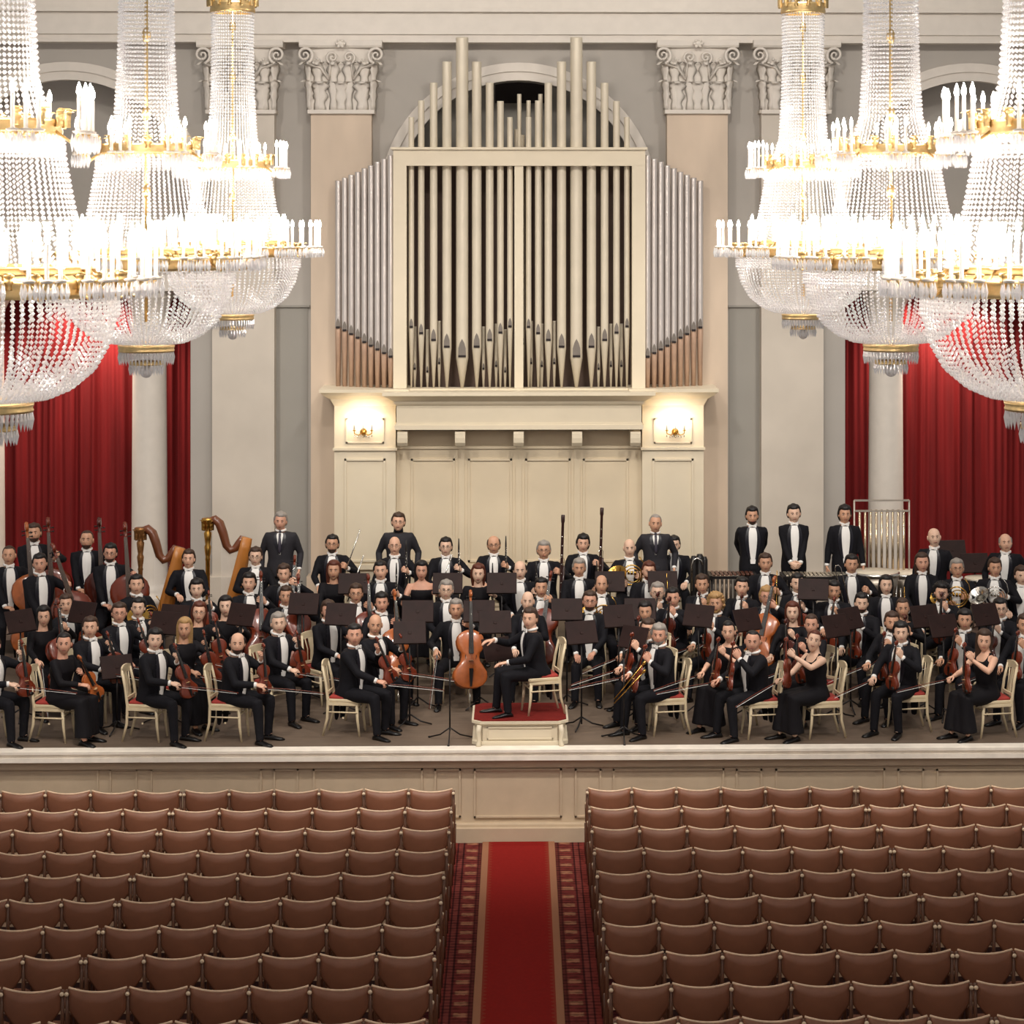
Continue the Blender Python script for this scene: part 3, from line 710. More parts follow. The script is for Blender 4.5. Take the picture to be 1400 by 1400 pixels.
PEOPLE=[
(-6.83,31.1,1.83,'t',15,'short','brown','b','bass','bearded bassist standing highest at far left before the red curtain'),
(-7.06,30.55,1.6,'h',25,'crop','brown','','bass','cropped-haired bassist with orange-brown instrument at the left picture edge'),
(-6.52,30.0,1.7,'h',35,'short','black','','bass2','stocky black-haired man with a slanting double bass at left'),
(-6.09,31.1,1.73,'t',10,'crop','brown','b','bass','balding bearded bassist standing in front of the left red curtain'),
(-5.67,30.6,1.62,'h',15,'short','black','bg','bass','man with full black beard and glasses beside the left white column'),
(-5.22,29.95,1.42,'s',40,'short','black','','horn','dark-haired man with hand at chin before the left harp'),
(-6.0,29.1,1.42,'s',45,'short','brown','','viola','thin-faced man in tailcoat behind the dark-haired V-neck woman at left'),
(-6.16,28.5,1.37,'s',40,'longw','black','w','cello','dark-haired woman in a V-neck black dress near the left picture edge'),
(-5.42,27.75,1.36,'s',45,'short','brown','','viola','brown-haired man seated directly behind the woman at the far left front'),
(-5.61,26.9,1.32,'s',62,'bun','black','w','viola_lap','dark-haired woman in long black dress, front row at far left'),
(-5.2,28.55,1.4,'s',40,'short','brown','g','viola','man in glasses beside a slender music stand at left'),
(-5.05,29.1,1.37,'s',40,'short','black','','viola',"round-faced man below the left harp's pillar"),
(-4.48,26.9,1.36,'s',60,'mop','black','','viola','front row left violist with collar-length dark hair'),
(-4.22,27.65,1.36,'s',40,'longw','blonde','w','viola','blonde woman in black dress behind the mop-haired violist'),
(-4.18,28.65,1.39,'s',35,'shortw','auburn','wg','viola','woman with short reddish hair peering over the blonde woman'),
(-4.39,29.95,1.36,'s',25,'mop','black','','viola','long dark-haired man seated below the gap between the harps'),
(-3.89,29.1,1.39,'s',30,'longw','black','w','viola','dark-haired woman smiling behind the balding front row man'),
(-4.68,31.25,1.27,'s',8,'short','brown','','none','brown-haired man seated between the two harps'),
(-3.48,26.9,1.31,'s',64,'balding','black','b','violin','balding bearded man bowing over his knees, front row left'),
(-3.68,29.95,1.44,'s',20,'mop','black','','cello','thick dark-haired cellist right of the right harp'),
(-6.45,26.9,1.3,'s',62,'short','brown','','viola','tailcoated player cut by the left picture edge in the front row'),
(-3.75,31.4,1.28,'s',5,'short','brown','g','none','person in glasses half hidden beside the grey-haired standing man'),
(-3.45,31.9,1.71,'t',0,'short','grey','T','sides','grey-haired man in suit and long tie standing against the left pilaster'),
(-2.71,32.05,1.36,'s',0,'short','black','bg','flute','bearded wind player in glasses, left end of the back row'),
(-2.58,30.7,1.36,'s',5,'longw','auburn','w','flute','auburn-haired woman in front of the bearded wind player'),
(-3.26,30.55,1.34,'s',10,'short','brown','','cello','light brown haired man below the left standing man'),
(-3.15,29.7,1.3,'s',20,'short','brown','','cello','fair young man with a cello behind the grey front violist'),
(-3.09,28.0,1.36,'s',48,'short','grey','','violin','grey-haired violinist with lifted face, front left of the podium'),
(-2.53,28.9,1.36,'s',42,'mop','brown','','violin','man with brown fringe holding a violin to his left shoulder'),
(-1.75,32.0,1.68,'t',0,'short','brown','gK','sides','man in dark turtleneck and glasses standing against the cream wall'),
(-1.77,31.45,1.41,'s',0,'bald','grey','g','clarinet','bald man with glasses seated directly below the turtleneck man'),
(-1.92,30.65,1.36,'s',0,'short','black','','clarinet','black-haired man seated below the bald glasses wearer'),
(-2.21,29.7,1.33,'s',20,'short','brown','g','cello','man with downcast face and glasses behind a tilted music stand'),
(-1.83,29.1,1.43,'s',25,'mop','black','','cello','dark-haired man with lifted hand behind the bald front violinist'),
(-1.85,27.8,1.36,'s',50,'bald','brown','','violin',"bald man with red-brown violin behind the first violinist's desk"),
(-2.07,27.15,1.36,'s',62,'short','black','','violin','stout dark-haired violinist, last front row chair before the cello soloist'),
(-1.35,30.65,1.36,'s',0,'longw','black','wS','flute','dark-haired woman with bare shoulders in the wind section'),
(-1.05,31.75,1.36,'s',0,'short','black','g','clarinet','clarinettist in glasses before the leftmost tall wall panel'),
(-0.99,29.8,1.36,'s',10,'short','grey','g','none','old grey-haired man in glasses behind the principal cellist'),
(-0.83,29.0,1.36,'s',5,'short','grey','','cellob','grey-haired principal cellist seated left of the podium'),
(-0.56,30.55,1.33,'s',0,'shortw','auburn','w','clarinet','person with short auburn hair behind the central stands'),
(-0.36,31.95,1.36,'s',0,'balding','brown','g','clarinet','balding man in glasses, middle of the back row'),
(0.02,30.65,1.36,'s',0,'balding','black','','clarinet','balding man with high forehead in the second wind row, centre'),
(0.36,31.45,1.35,'s',0,'short','grey','g','bassoon','grey-haired man in glasses with a bassoon standing at his side'),
(0.94,32.05,1.36,'s',0,'mop','black','','bassoon','tall dark-haired bassoonist at the right of the bassoons'),
(0.85,30.85,1.36,'s',0,'short','grey','m','clarinet','man with greying hair and moustache below the tall bassoonist'),
(0.13,29.1,1.43,'s',-10,'bald','grey','','viola',"bald man right behind the conductor's shoulder"),
(0.32,29.95,1.36,'s',-8,'short','black','','cello','dark-haired young man behind the bald man by the podium'),
(0.22,26.9,1.3,'s',-76,'short','brown','','cond','conductor with greying brown hair seated on the red podium'),
(1.13,29.95,1.4,'s',0,'balding','black','','horn','balding man behind the bearded man with glasses, right of centre'),
(0.95,29.1,1.44,'s',-8,'short','brown','bg','none','bearded man in glasses behind the stand right of the podium'),
(1.59,31.5,1.36,'s',0,'bald','grey','','horn','bald man at the right of the back wind row'),
(1.99,31.9,1.66,'t',0,'crop','grey','T','sides','standing man in narrow tie against the right cream wall'),
(2.29,32.35,1.29,'s',0,'short','black','','none','dark-haired man just right of the standing man in a tie'),
(1.81,30.55,1.36,'s',0,'short','auburn','b','trumpet','red-haired bearded man below the standing man in a tie'),
(1.91,29.9,1.3,'s',-20,'short','grey','g','viola','grey-fringed man in glasses looking sideways, right of centre'),
(2.09,29.4,1.31,'s',-25,'short','black','','viola','man with dark wavy hair right of the grey-fringed man'),
(1.69,28.75,1.36,'s',-35,'short','black','','violin','young black-haired man above two bearded violinists'),
(1.67,27.7,1.32,'s',-45,'short','brown','g','violin','man in glasses half hidden behind the bearded front violinist'),
(1.78,27.1,1.36,'s',-60,'mop','grey','b','violin','bearded front violinist with swept grey hair, first chair right of podium'),
(2.52,29.95,1.4,'s',-20,'short','brown','','violin','man with tousled hair and violin left of the xylophone'),
(2.65,29.1,1.4,'s',-40,'curly','blonde','b','violin','bearded man with curly fair hair right of the tall stand'),
(3.4,31.9,1.77,'t',0,'short','black','bk','behind','bearded standing man, first of three percussionists by the right pilaster'),
(4.03,32.05,1.78,'t',0,'short','black','k','folded','standing percussionist with hands folded before him, middle of the three'),
(4.76,31.95,1.78,'t',0,'mop','black','k','sides','standing man with dark fringe next to the tubular bells'),
(3.48,30.85,1.42,'s',-10,'short','brown','','trumpet','man in tailcoat with raised chin between the two left percussionists'),
(3.07,29.95,1.36,'s',-25,'short','black','','violin','broad dark-haired man seated below the bearded percussionist'),
(3.82,29.95,1.41,'s',-10,'short','black','','violin','short dark-haired man seated below the percussionist with folded hands'),
(3.36,29.5,1.31,'s',-25,'mop','blonde','g','cello','fair long-haired man with an orange cello'),
(2.66,27.4,1.34,'s',-45,'bun','black','wR','violin','smiling woman with drawn-back dark hair and bare forearms'),
(2.92,26.9,1.31,'s',-66,'crop','black','','violin','dark-haired violinist looking back over his shoulder, front row right'),
(3.61,28.65,1.36,'s',-35,'longw','auburn','w','viola','woman with auburn fringe and raised hand on a viola neck'),
(3.74,27.75,1.36,'s',-40,'bun','brown','w','violin','brown-haired woman with hair pinned up behind the sleeveless woman'),
(3.67,26.9,1.31,'s',-62,'bun','auburn','wS','violinup','sleeveless woman with violin against her face, front row right'),
(4.28,29.7,1.35,'s',-15,'short','black','m','viola','man with receding dark hair and moustache left of the trombone slide'),
(4.69,30.85,1.4,'s',-5,'short','black','','trombone','broad-faced man below the percussionist beside the tubular bells'),
(4.58,29.1,1.4,'s',-30,'short','black','b','violin','dark-haired man smiling with a violin at his chest'),
(5.03,29.95,1.38,'s',-10,'longm','black','','trumpet','man with shoulder-length dark hair in front of the kettledrums'),
(5.65,30.65,1.45,'s',-5,'longm','brown','','none','tall man with long parted hair below the bald standing man'),
(5.91,31.1,1.72,'t',-20,'bald','grey','','sides','bald man standing before the right red curtain'),
(6.13,30.55,1.38,'s',-15,'short','grey','g','hornb','grey-haired man in glasses holding a brass horn'),
(5.76,29.7,1.31,'s',-30,'curly','black','b','viola','man with bushy curly dark hair'),
(5.1,28.95,1.36,'s',-25,'bun','brown','w','viola','brown-haired woman half hidden behind two violinists at right'),
(4.79,27.9,1.36,'s',-40,'short','brown','b','violin','bearded brown-haired violinist peering past the man with a violin upright'),
(4.78,27.2,1.36,'s',-38,'mop','black','','violin','dark-haired man holding a violin upright on his knee, front row right'),
(6.66,30.55,1.39,'s',-15,'short','brown','','hornb','man with a silver horn next to the grey-haired horn player'),
(6.93,31.1,1.65,'t',-20,'balding','grey','','sides','balding man standing by the red curtain near the right picture edge'),
(7.04,30.55,1.28,'s',-20,'short','brown','','none','person cut by the right picture edge below the balding standing man'),
(5.75,28.05,1.36,'s',-40,'mop','black','','violin',"dark-haired young man leaning over the long-haired woman's violin"),
(6.39,28.9,1.36,'s',-35,'short','black','g','violin','dark man in glasses behind the long-haired front row woman'),
(5.77,26.9,1.31,'s',-60,'longw','brown','wS','violin','long-haired woman in sleeveless black dress, last full chair on the right'),
(6.45,27.7,1.36,'s',-45,'short','brown','','violin','tailcoated violinist mostly cut by the right picture edge'),
]
# ================= PEOPLE =================
def sm(a, b, x):
    t = max(0, min(1, (x-a)/(b-a))); return t*t*(3-2*t)
def gau(x, a, s): return exp(-((x-a)/s)**2)
NS, NK = 30, 22
def dirs():
    o = []
    for i in range(NK+1):
        a = -pi/2+pi*max(.03, min(NK-.03, i))/NK
        o.append([(cos(a)*sin(2*pi*j/NS), -cos(a)*cos(2*pi*j/NS), sin(a)) for j in range(NS)])
    return o
DIRS = dirs()
HS = 1.08
def headpt(d, wid=1.0, off=0.0):
    dx, dy, dz = d; x = dx*.077*wid; y = dy*.096; z = dz*.125
    if dz > 0:
        z = dz*.118; q = 1+.22*dz*dz; x *= q; y *= q
    if dz < 0:
        k = -dz; x *= 1-.26*k*k; 
        if dy > 0: y *= 1-.42*k
        else: y = y*(1-.02*k)-.010*k
    if dy < 0:
        f = -dy
        y -= .020*gau(dx, 0, .14)*(gau(dz, -.20, .12)+.6*gau(dz, -.04, .14))
        y += .011*(gau(dx, .37, .17)+gau(dx, -.37, .17))*gau(dz, .06, .11)
        y -= .004*gau(dz, .22, .08)*gau(dx, 0, .6)
        y -= .007*gau(dx, 0, .28)*gau(dz, -.46, .07)
        y += .004*gau(dx, 0, .3)*gau(dz, -.58, .05)
        y -= .010*gau(dx, 0, .3)*gau(dz, -.80, .14)
        x += math.copysign(.004, dx)*gau(abs(dx), .7, .25)*gau(dz, -.15, .2)
    return V((x, y, z))*HS
def head(mb, M, wid, browm=2):
    mb.loft([[headpt(d, wid) for d in r] for r in DIRS], 0, True, M)
    for s in (-1, 1):
        mb.ell(V((s*.029, -.078, .008))*HS, (.0125, .009, .0068), 8, 6, 1, M)
        mb.ell(V((s*.029, -.086, .008))*HS, (.0068, .005, .0062), 8, 6, 2, M)
        mb.tube([V((s*.014, -.096, .026))*HS, V((s*.030, -.096, .033))*HS, V((s*.046, -.085, .027))*HS], [.003, .0042, .0025], 6, 4, M=M)
        mb.ell(V((s*.081*wid, .006, -.008))*HS, (.010, .020, .034), 8, 6, 0, M)
    mb.tube([V((-.024, -.090, -.058))*HS, V((-.010, -.100, -.055))*HS, V((.010, -.100, -.055))*HS, V((.024, -.090, -.058))*HS], [.002, .0048, .0048, .002], 6, 3, M=M)
def hair_offset(style, d):
    dx, dy, dz = d
    front = sm(.15, -.35, dy)          # 1 towards the face
    back = 1-front
    if style in ('short', 'crop', 'curly', 'mop', 'shortw', 'longw', 'longm', 'bun'):
        zl = .60*front-.58*back
        if style == 'mop': zl = .56*front-.75*back
        if style in ('longw', 'longm', 'shortw'): zl = .62*front-1.3*back
        if style == 'crop': zl = .72*front-.40*back
        if style == 'bun': zl = .64*front-.6*back
        t = sm(zl-.10, zl+.16, dz)
        th = {'short': .022, 'crop': .010, 'curly': .036, 'mop': .026, 'shortw': .026, 'longw': .026, 'longm': .022, 'bun': .014}[style]
        if style in ('mop', 'short', 'shortw'): th += .004*sin(dx*11+dy*5+1)
        if style == 'curly': th += .012*sin(dx*17)*sin(dy*15+dz*13)
        return -.022+t*(.022+th)
    if style == 'balding':
        side = sm(-.50, -.15, dy)*(1-sm(.50, .74, dz))*sm(-.68, -.5, dz)*(1 if dy > -.05 else sm(-.15, .05, dz))
        return -.02+side*.034
    return -.02
def hair(name, style, M, wid, m, parent):
    mb = MB(); rings = []
    for r in DIRS:
        row = []
        for d in r:
            p = headpt(d, wid); o = hair_offset(style, d); q = p+V(d)*o
            if style in ('longw', 'longm', 'shortw') and d[2] < .05 and d[1] > -.30:
                L_ = {'longw': .17, 'longm': .13, 'shortw': .05}[style]*sm(-.30, .0, d[1])
                q.z -= L_*sm(.05, -.6, d[2])*1.25; q.x *= 1+.20*sm(0, -.9, d[2])+.25*sm(-.5, -1, d[2]); q.y += .01
            row.append(q)
        rings.append(row)
    mb.loft(rings, 0, True, M)
    if style == 'bun': mb.ell(V((0, .115, .03))*HS, (.045, .04, .045), 10, 8, 0, M)
    if style == 'curly':
        rg = random.Random(5)
        for k in range(70):
            d = V((rg.uniform(-1, 1), rg.uniform(-.35, 1), rg.uniform(-.4, 1))).normalized()
            if d.y < -.35 and d.z < .5: continue
            mb.ell(headpt(d, wid)+d*.03, .020, 6, 4, 0, M)
    return mb.build(name, m, parent)
def beard(M, wid, m, parent, must=False):
    mb = MB(); rings = []
    for r in DIRS:
        row = []
        for d in r:
            dx, dy, dz = d
            if must: t = gau(dz, -.33, .07)*sm(-.6, -.85, dy)*gau(dx, 0, .30)*1.3
            else:
                t = sm(-.28, -.55, dz)*sm(-.05, -.35, dy)*(.35+.65*sm(-.99, -.86, dz))
                t *= 1-.95*gau(dx, 0, .27)*gau(dz, -.46, .06)*(dy < 0)
                t *= 1-.9*gau(dx, 0, .22)*gau(dz, -.22, .11)
            row.append(headpt(d, wid)+V(d)*(-.014+.020*min(1, t)))
        rings.append(row)
    mb.loft(rings, 0, True, M); return mb.build('moustache' if must else 'beard', m, parent)
def glasses(M, parent):
    mb = MB()
    for s in (-1, 1):
        mb.tube([(HS*(s*.030+.020*cos(2*pi*k/12)), HS*-.101, HS*(.006+.016*sin(2*pi*k/12))) for k in range(12)], .0016, 5, closed=True)
        mb.tube([V((s*.050, -.101, .010))*HS, V((s*.080, -.05, .012))*HS, V((s*.084, .01, .01))*HS], .0015, 5)
    mb.tube([V((-.010, -.102, .010))*HS, V((0, -.106, .013))*HS, V((.010, -.102, .010))*HS], .0015, 5)
    mb.v = [tuple(M @ V(p)) for p in mb.v]
    return mb.build('glasses', BLACKM, parent)
def hand(mb, w, d, nrm, side, curl=.9, sc=1.0):
    """w wrist, d direction to the knuckles, nrm palm normal, side: thumb direction sign"""
    d = V(d).normalized(); nrm = (V(nrm)-d*V(nrm).dot(d)).normalized(); a = d.cross(nrm)*side; w = V(w)
    sc *= 1.08
    rings = []
    for t, hw, th in ((-.012, .024, .020), (.02, .030, .017), (.055, .040, .016), (.085, .041, .013), (.095, .036, .009)):
        c = w+d*t*sc; rings.append([c+(a*cos(k*pi/5)*hw+nrm*sin(k*pi/5)*th)*sc for k in range(10)])
    mb.loft(rings, 0, True)
    for i, (o, L_) in enumerate(((.030, .070), (.010, .080), (-.010, .074), (-.029, .058))):
        p = w+(d*.082+a*o)*sc; pts = [p-d*.012*sc]; ang = .15; q = p
        pts.append(p)
        for sgm in (.42, .32, .26):
            ang += curl*.62; q = q+(d*cos(ang)+nrm*sin(ang))*L_*sgm*sc; pts.append(q)
        mb.tube(pts, [.0088*sc]*3+[.008*sc, .0065*sc], 6, 0)
    p = w+(d*.022+a*.026)*sc; q = p+(a*.022+d*.024+nrm*.012)*sc; q2 = q+(a*.004+d*.028+nrm*.018)*sc; q3 = q2+(d*.02+nrm*.012-a*.006)*sc
    mb.tube([p, q, q2, q3], [.014*sc, .0115*sc, .0095*sc, .007*sc], 6, 0)
def ik(s, w, l1, l2, pole):
    s = V(s); w = V(w); d = w-s; L_ = d.length; mx = (l1+l2)*.995
    if L_ > mx: w = s+d*(mx/L_); d = w-s; L_ = mx
    a = (l1*l1-l2*l2+L_*L_)/(2*L_); h = sqrt(max(0, l1*l1-a*a)); dn = d.normalized()
    pl = V(pole); pl = (pl-dn*pl.dot(dn)).normalized()
    return s+dn*a+pl*h, w
TR_M = [(0,.175,.135),(.12,.185,.140),(.30,.170,.130),(.50,.178,.134),(.70,.198,.132),(.84,.205,.115),(.92,.170,.095),(.97,.105,.080),(1.0,.070,.068)]
TR_W = [(0,.172,.130),(.12,.178,.130),(.34,.135,.105),(.50,.150,.115),(.66,.168,.140),(.80,.172,.115),(.90,.150,.085),(.96,.095,.070),(1.0,.060,.060)]
def tor(TR, t, key):
    for (a, b) in zip(TR, TR[1:]):
        if t <= b[0]: k = (t-a[0])/(b[0]-a[0]); return a[key]+(b[key]-a[key])*k
    return TR[-1][key]
def person(X, Y, H, kind, phi, hst, hcol, ex, instr, label):
    rg = random.Random(int(X*1000)+int(Y*77)); fem = 'w' in ex
    base = ST+level(Y)+(.30 if instr == 'cond' else 0)
    root = empty('person', M=Matrix.Translation((X, Y, base)) @ Matrix.Rotation(math.radians(phi), 4, 'Z'))
    tag(root, label, 'person', 'orchestra members')
    sk = SKINS[rg.randrange(4)]; hm = HAIRC[hcol]
    stand = kind != 's'
    if kind == 't': pz = .92
    elif kind == 'h': pz = .72
    else: pz = .53
    zn = H-.245*HS-.005; TR = TR_W if fem else TR_M; w = .92 if fem else rg.uniform(.97, 1.06)
    z0 = pz-.06; L_ = zn-z0
    lean = {'s': .05, 't': 0, 'h': .02}[kind]+(.03 if instr in ('cond', 'viola_lap', 'cellob') else 0)
    def ctr(t): return V((0, .02-lean*t-.02*sin(pi*t)*(not stand), z0+L_*t))
    def ring(t, off=0, n=24):
        hw, hd = tor(TR, t, 1)*w+off, tor(TR, t, 2)*w+off; c = ctr(t); r = []
        for k in range(n):
            a = 2*pi*k/n; r.append(V((c.x+hw*math.copysign(abs(cos(a))**.85, cos(a)), c.y+hd*math.copysign(abs(sin(a))**.85, sin(a)), c.z)))
        return r
    def front(x, t, off):
        hw, hd = tor(TR, t, 1)*w+.004, tor(TR, t, 2)*w+.004; c = ctr(t); q = min(.98, abs(x)/hw)
        a = math.acos(q**(1/.85)); return V((x, c.y-hd*sin(a)**.85-off, c.z))
    # arms
    shz = z0+L_*.86; sw = .178*w; sy = ctr(.86).y
    S = {-1: V((-sw, sy, shz)), 1: V((sw, sy, shz))}
    l1, l2 = (.285, .255) if not fem else (.265, .24)
    hp = {}   # wrist, hand dir, normal, curl
    kz = pz-.01
    if instr in ('violin', 'viola', 'viola_lap'):
        hp[1] = (V((.13, -.33, pz+.43)), (-.2, -.35, .6), (-.6, .2, .1), 1.1)
        hp[-1] = (V((-.13, -.42, pz+.17)), (.1, -.9, -.1), (.3, 0, -1), 1.1)
        if instr == 'viola_lap':
            hp[1] = (V((.10, -.32, pz+.30)), (-.5, -.4, .4), (-.5, .2, .1), 1.1); hp[-1] = (V((-.08, -.36, pz+.13)), (.5, -.8, -.1), (.3, 0, -1), .9)
    elif instr == 'violinup':
        hp[1] = (V((.14, -.42, pz+.52)), (-.4, -.5, .5), (-.6, .2, .1), 1.1); hp[-1] = (V((-.10, -.42, pz+.20)), (.1, -.9, .1), (.3, 0, -1), 1.0)
    elif instr in ('cello', 'cellob'):
        hp[1] = (V((.19, -.26, pz+.50)), (-.7, -.3, .4), (-.3, .6, .1), 1.0)
        hp[-1] = (V((-.28, -.40, pz+.22)), (-.1, -.7, -.5), (.5, 0, -.8), 1.0)
    elif instr in ('bass', 'bass2'):
        hp[1] = (V((.26, -.28, shz-.12)), (.3, -.4, .6), (-.3, .5, .1), 1.1)
        hp[-1] = (V((-.10, -.32, shz-.50)), (.6, -.7, 0), (.2, 0, -1), .9)
    elif instr in ('clarinet', 'flute', 'bassoon', 'tuba', 'trombone', 'trumpet'):
        hp[1] = (V((.24, -.30, pz+.38)), (-.3, -.6, .4), (-.6, .2, 0), 1.2)
        hp[-1] = (V((-.13, -.36, pz+.12)), (.2, -.9, -.2), (.1, 0, -1), .5)
    elif instr in ('horn', 'hornb'):
        hp[1] = (V((.16, -.30, pz+.32)), (-.6, -.5, .1), (-.2, .6, 0), 1.0)
        hp[-1] = (V((-.14, -.30, pz+.22)), (.6, -.6, -.1), (.2, .5, -.3), .8)
    elif instr == 'cond':
        hp[-1] = (V((-.16, -.50, pz+.36)), (.0, -1, -.1), (0, 0, -1), .35)
        hp[1] = (V((.12, -.40, pz+.13)), (-.1, -1, -.1), (0, 0, -1), .35)
    elif instr == 'folded':
        hp[1] = (V((.07, -.20, pz+.02)), (-.8, -.4, -.4), (-.2, .7, 0), .7); hp[-1] = (V((-.07, -.21, pz+.03)), (.8, -.4, -.4), (.2, .7, 0), .7)
    elif instr == 'behind':
        hp[1] = (V((.10, .24, pz+.05)), (-.8, .2, -.4), (0, -.8, 0), .7); hp[-1] = (V((-.10, .26, pz+.05)), (.8, .2, -.4), (0, -.8, 0), .7)
    elif stand:
        hp[1] = (V((.27, -.05, pz-.05)), (0, -.15, -1), (-1, 0, 0), .6); hp[-1] = (V((-.27, -.05, pz-.05)), (0, -.15, -1), (1, 0, 0), .6)
    else:
        hp[1] = (V((.13, -.36, pz+.12)), (-.3, -.9, -.2), (0, 0, -1), .5); hp[-1] = (V((-.13, -.36, pz+.12)), (.3, -.9, -.2), (0, 0, -1), .5)
    for s in hp:
        if instr not in ('cond', 'folded', 'behind', 'bass', 'bass2', 'cellob') and not stand:
            a_ = hp[s]; hp[s] = (a_[0]+V((rg.uniform(-.04, .04), rg.uniform(-.05, .04), rg.uniform(-.02, .06))),)+a_[1:]
    arm = {}
    for s in (-1, 1):
        pole = (s*.7, .35, -.6) if not stand else (s*.5, .8, -.1)
        e, wr = ik(S[s], hp[s][0], l1, l2, pole); arm[s] = (S[s], e, wr)
    # legs
    cel = instr in ('cello', 'cellob'); wide = .24 if cel else (.10 if fem else .14)
    leg = {}
    for s in (-1, 1):
        hip = V((s*.09, .02, pz-.02))
        if kind == 't': kn = V((s*.10, -.01, .50)); an = V((s*.11, .02, .09))
        elif kind == 'h': kn = V((s*.16, -.30, .52)); an = V((s*.15, -.20, .09))
        else:
            kn = V((s*wide, -.43, .50)); an = V((s*(wide+.01), -.40+(.0 if s > 0 else -.07), .09))
            if instr == 'cond': an.y -= .0
        leg[s] = (hip, kn, an)
    # ---- head ----
    nk = ctr(1.0); hc = V((0, nk.y-.022, H-.118*HS-.012*(hst != 'bald')))
    hy = math.radians(-phi*rg.uniform(.72, .92)); hpitch = rg.uniform(-.04, .10); roll = rg.uniform(-.07, .07)
    if instr == 'violinup': hpitch = -.18; roll = .2
    HM = Matrix.Translation(hc) @ Matrix.Rotation(hy, 4, 'Z') @ Matrix.Rotation(hpitch, 4, 'X') @ Matrix.Rotation(roll, 4, 'Y')
    wid = rg.uniform(.95, 1.07)*(.94 if fem else 1)
    # ---- body ----
    bare = fem and ('S' in ex); half = 'R' in ex
    def bodymesh(mb, thin):
        if thin:
            mb.tube([ctr(0), ctr(.5), ctr(.85), ctr(1.0)+V((0, 0, .02)), hc+V((0, .02, -.03))], [.09, .09, .07, .060, .055], 12)
        else:
            mb.loft([ring(t, -.008) for t in (0, .12, .3, .5, .66, .8, .86, .92, .97, 1.0)], 0)
            mb.tube([ctr(.97), ctr(1.0)+V((0, 0, .03)), hc+V((0, .02, -.03))], [.06, .052, .05], 12)
        for s in (-1, 1):
            a, b, c = arm[s]
            if thin: mb.tube([ctr(.86), a, b, c], [.05, .035, .03, .024], 8)
            else:
                mb.tube([a+V((-s*.05, 0, .0)), a, a+(b-a)*.3, a+(b-a)*.8, b, b+(c-b)*.3, c], [.04, .047, .046, .039, .037, .037, .024], 12)
            h_, k_, n_ = leg[s]; mb.tube([ctr(0)+V((s*.03, 0, .03)), h_, k_, n_, n_+V((0, -.03, -.03))], [.07, .06, .045, .032, .03], 8)
    mb = MB(); bodymesh(mb, not (bare or half))
    me_core = None
    if bare or half:
        core = mb.build('body', sk, None, remesh=.014); me = core.data
        mb2 = MB(); mb2.v = [tuple(v.co) for v in me.vertices]; mb2.f = [list(p.vertices) for p in me.polygons]; mb2.m = [0]*len(mb2.f); mb2.s = [True]*len(mb2.f)
        bpy.data.objects.remove(core); mb = mb2
    head(mb, HM, wid)
    for s in (-1, 1):
        wr = arm[s][2]; _, d, n_, cu = hp[s]
        hand(mb, wr, d, n_, -1 if s > 0 else 1, cu, .9 if fem else 1)
    mb.build('body', [sk, EYEW, EYED, LIP, HAIRC['brown'] if hcol in ('grey', 'blonde') else hm], root)
    # ---- hair etc ----
    if hst != 'bald': hair('hair', hst, HM, wid, hm, root)
    if 'b' in ex: beard(HM, wid, hm if hcol != 'black' else HAIRC['brown'], root)
    if 'm' in ex: beard(HM, wid, hm, root, True)
    if 'g' in ex: glasses(HM, root)
    # ---- clothes ----
    if not fem:
        mb = MB(); lo = 0.0 if not stand else -.14
        ts = (lo, .0, .12, .3, .5, .6, .7, .8, .86, .91, .95) if stand else (.02, .12, .3, .5, .6, .7, .8, .86, .91, .95)
        mb.loft([ring(max(t, 0), .006+(.012 if t < .1 else 0)) if t >= 0 else [p+V((0, 0, L_*t)) for p in ring(0, .012)] for t in ts], 0)
        for s in (-1, 1):
            a, b, c = arm[s]; c2 = b+(c-b)*.90
            mb.tube([a+V((-s*.07, 0, -.01)), a+V((0, 0, -.008)), a+(b-a)*.25, a+(b-a)*.75, b, b+(c2-b)*.25, c2], [.062, .068, .063, .052, .052, .050, .040], 12)
        if not stand and instr in ('violin', 'cond') and Y < 27.3 or instr == 'cond':   # coat tails hanging behind
            for s in (-1, 1):
                q = ctr(.1); mb.loft([[V((s*.02, q.y+.10, z0+.10)), V((s*.15, q.y+.10, z0+.10)), V((s*.15, q.y+.135, z0+.10)), V((s*.02, q.y+.135, z0+.10))],
                    [V((s*.02, q.y+.13, z0-.05)), V((s*.15, q.y+.12, z0-.05)), V((s*.15, q.y+.155, z0-.05)), V((s*.02, q.y+.165, z0-.05))],
                    [V((s*.02, q.y+.15, z0-.30)), V((s*.10, q.y+.14, z0-.30)), V((s*.10, q.y+.17, z0-.30)), V((s*.02, q.y+.18, z0-.30))]], 0)
        mb.build('tailcoat' if 'T' not in ex and 'K' not in ex else 'suit_jacket', GREYSUIT if 'T' in ex or 'K' in ex else SUIT, root, remesh=.017)
        mb = MB(); mb.ell(ctr(0)+V((0, -.02, .02)), (.165*w, .14, .12), 14, 8)
        for s in (-1, 1):
            h_, k_, n_ = leg[s]
            mb.tube([h_+V((0, 0, 0)), h_+(k_-h_)*.4, k_+(h_-k_)*.1, k_, k_+(n_-k_)*.15, k_+(n_-k_)*.6, n_+V((0, 0, .02)), n_+V((0, 0, -.03))], [.098, .092, .072, .070, .068, .058, .052, .056], 12)
        mb.build('trousers', GREYSUIT if 'T' in ex or 'K' in ex else SUIT, root, remesh=.020)
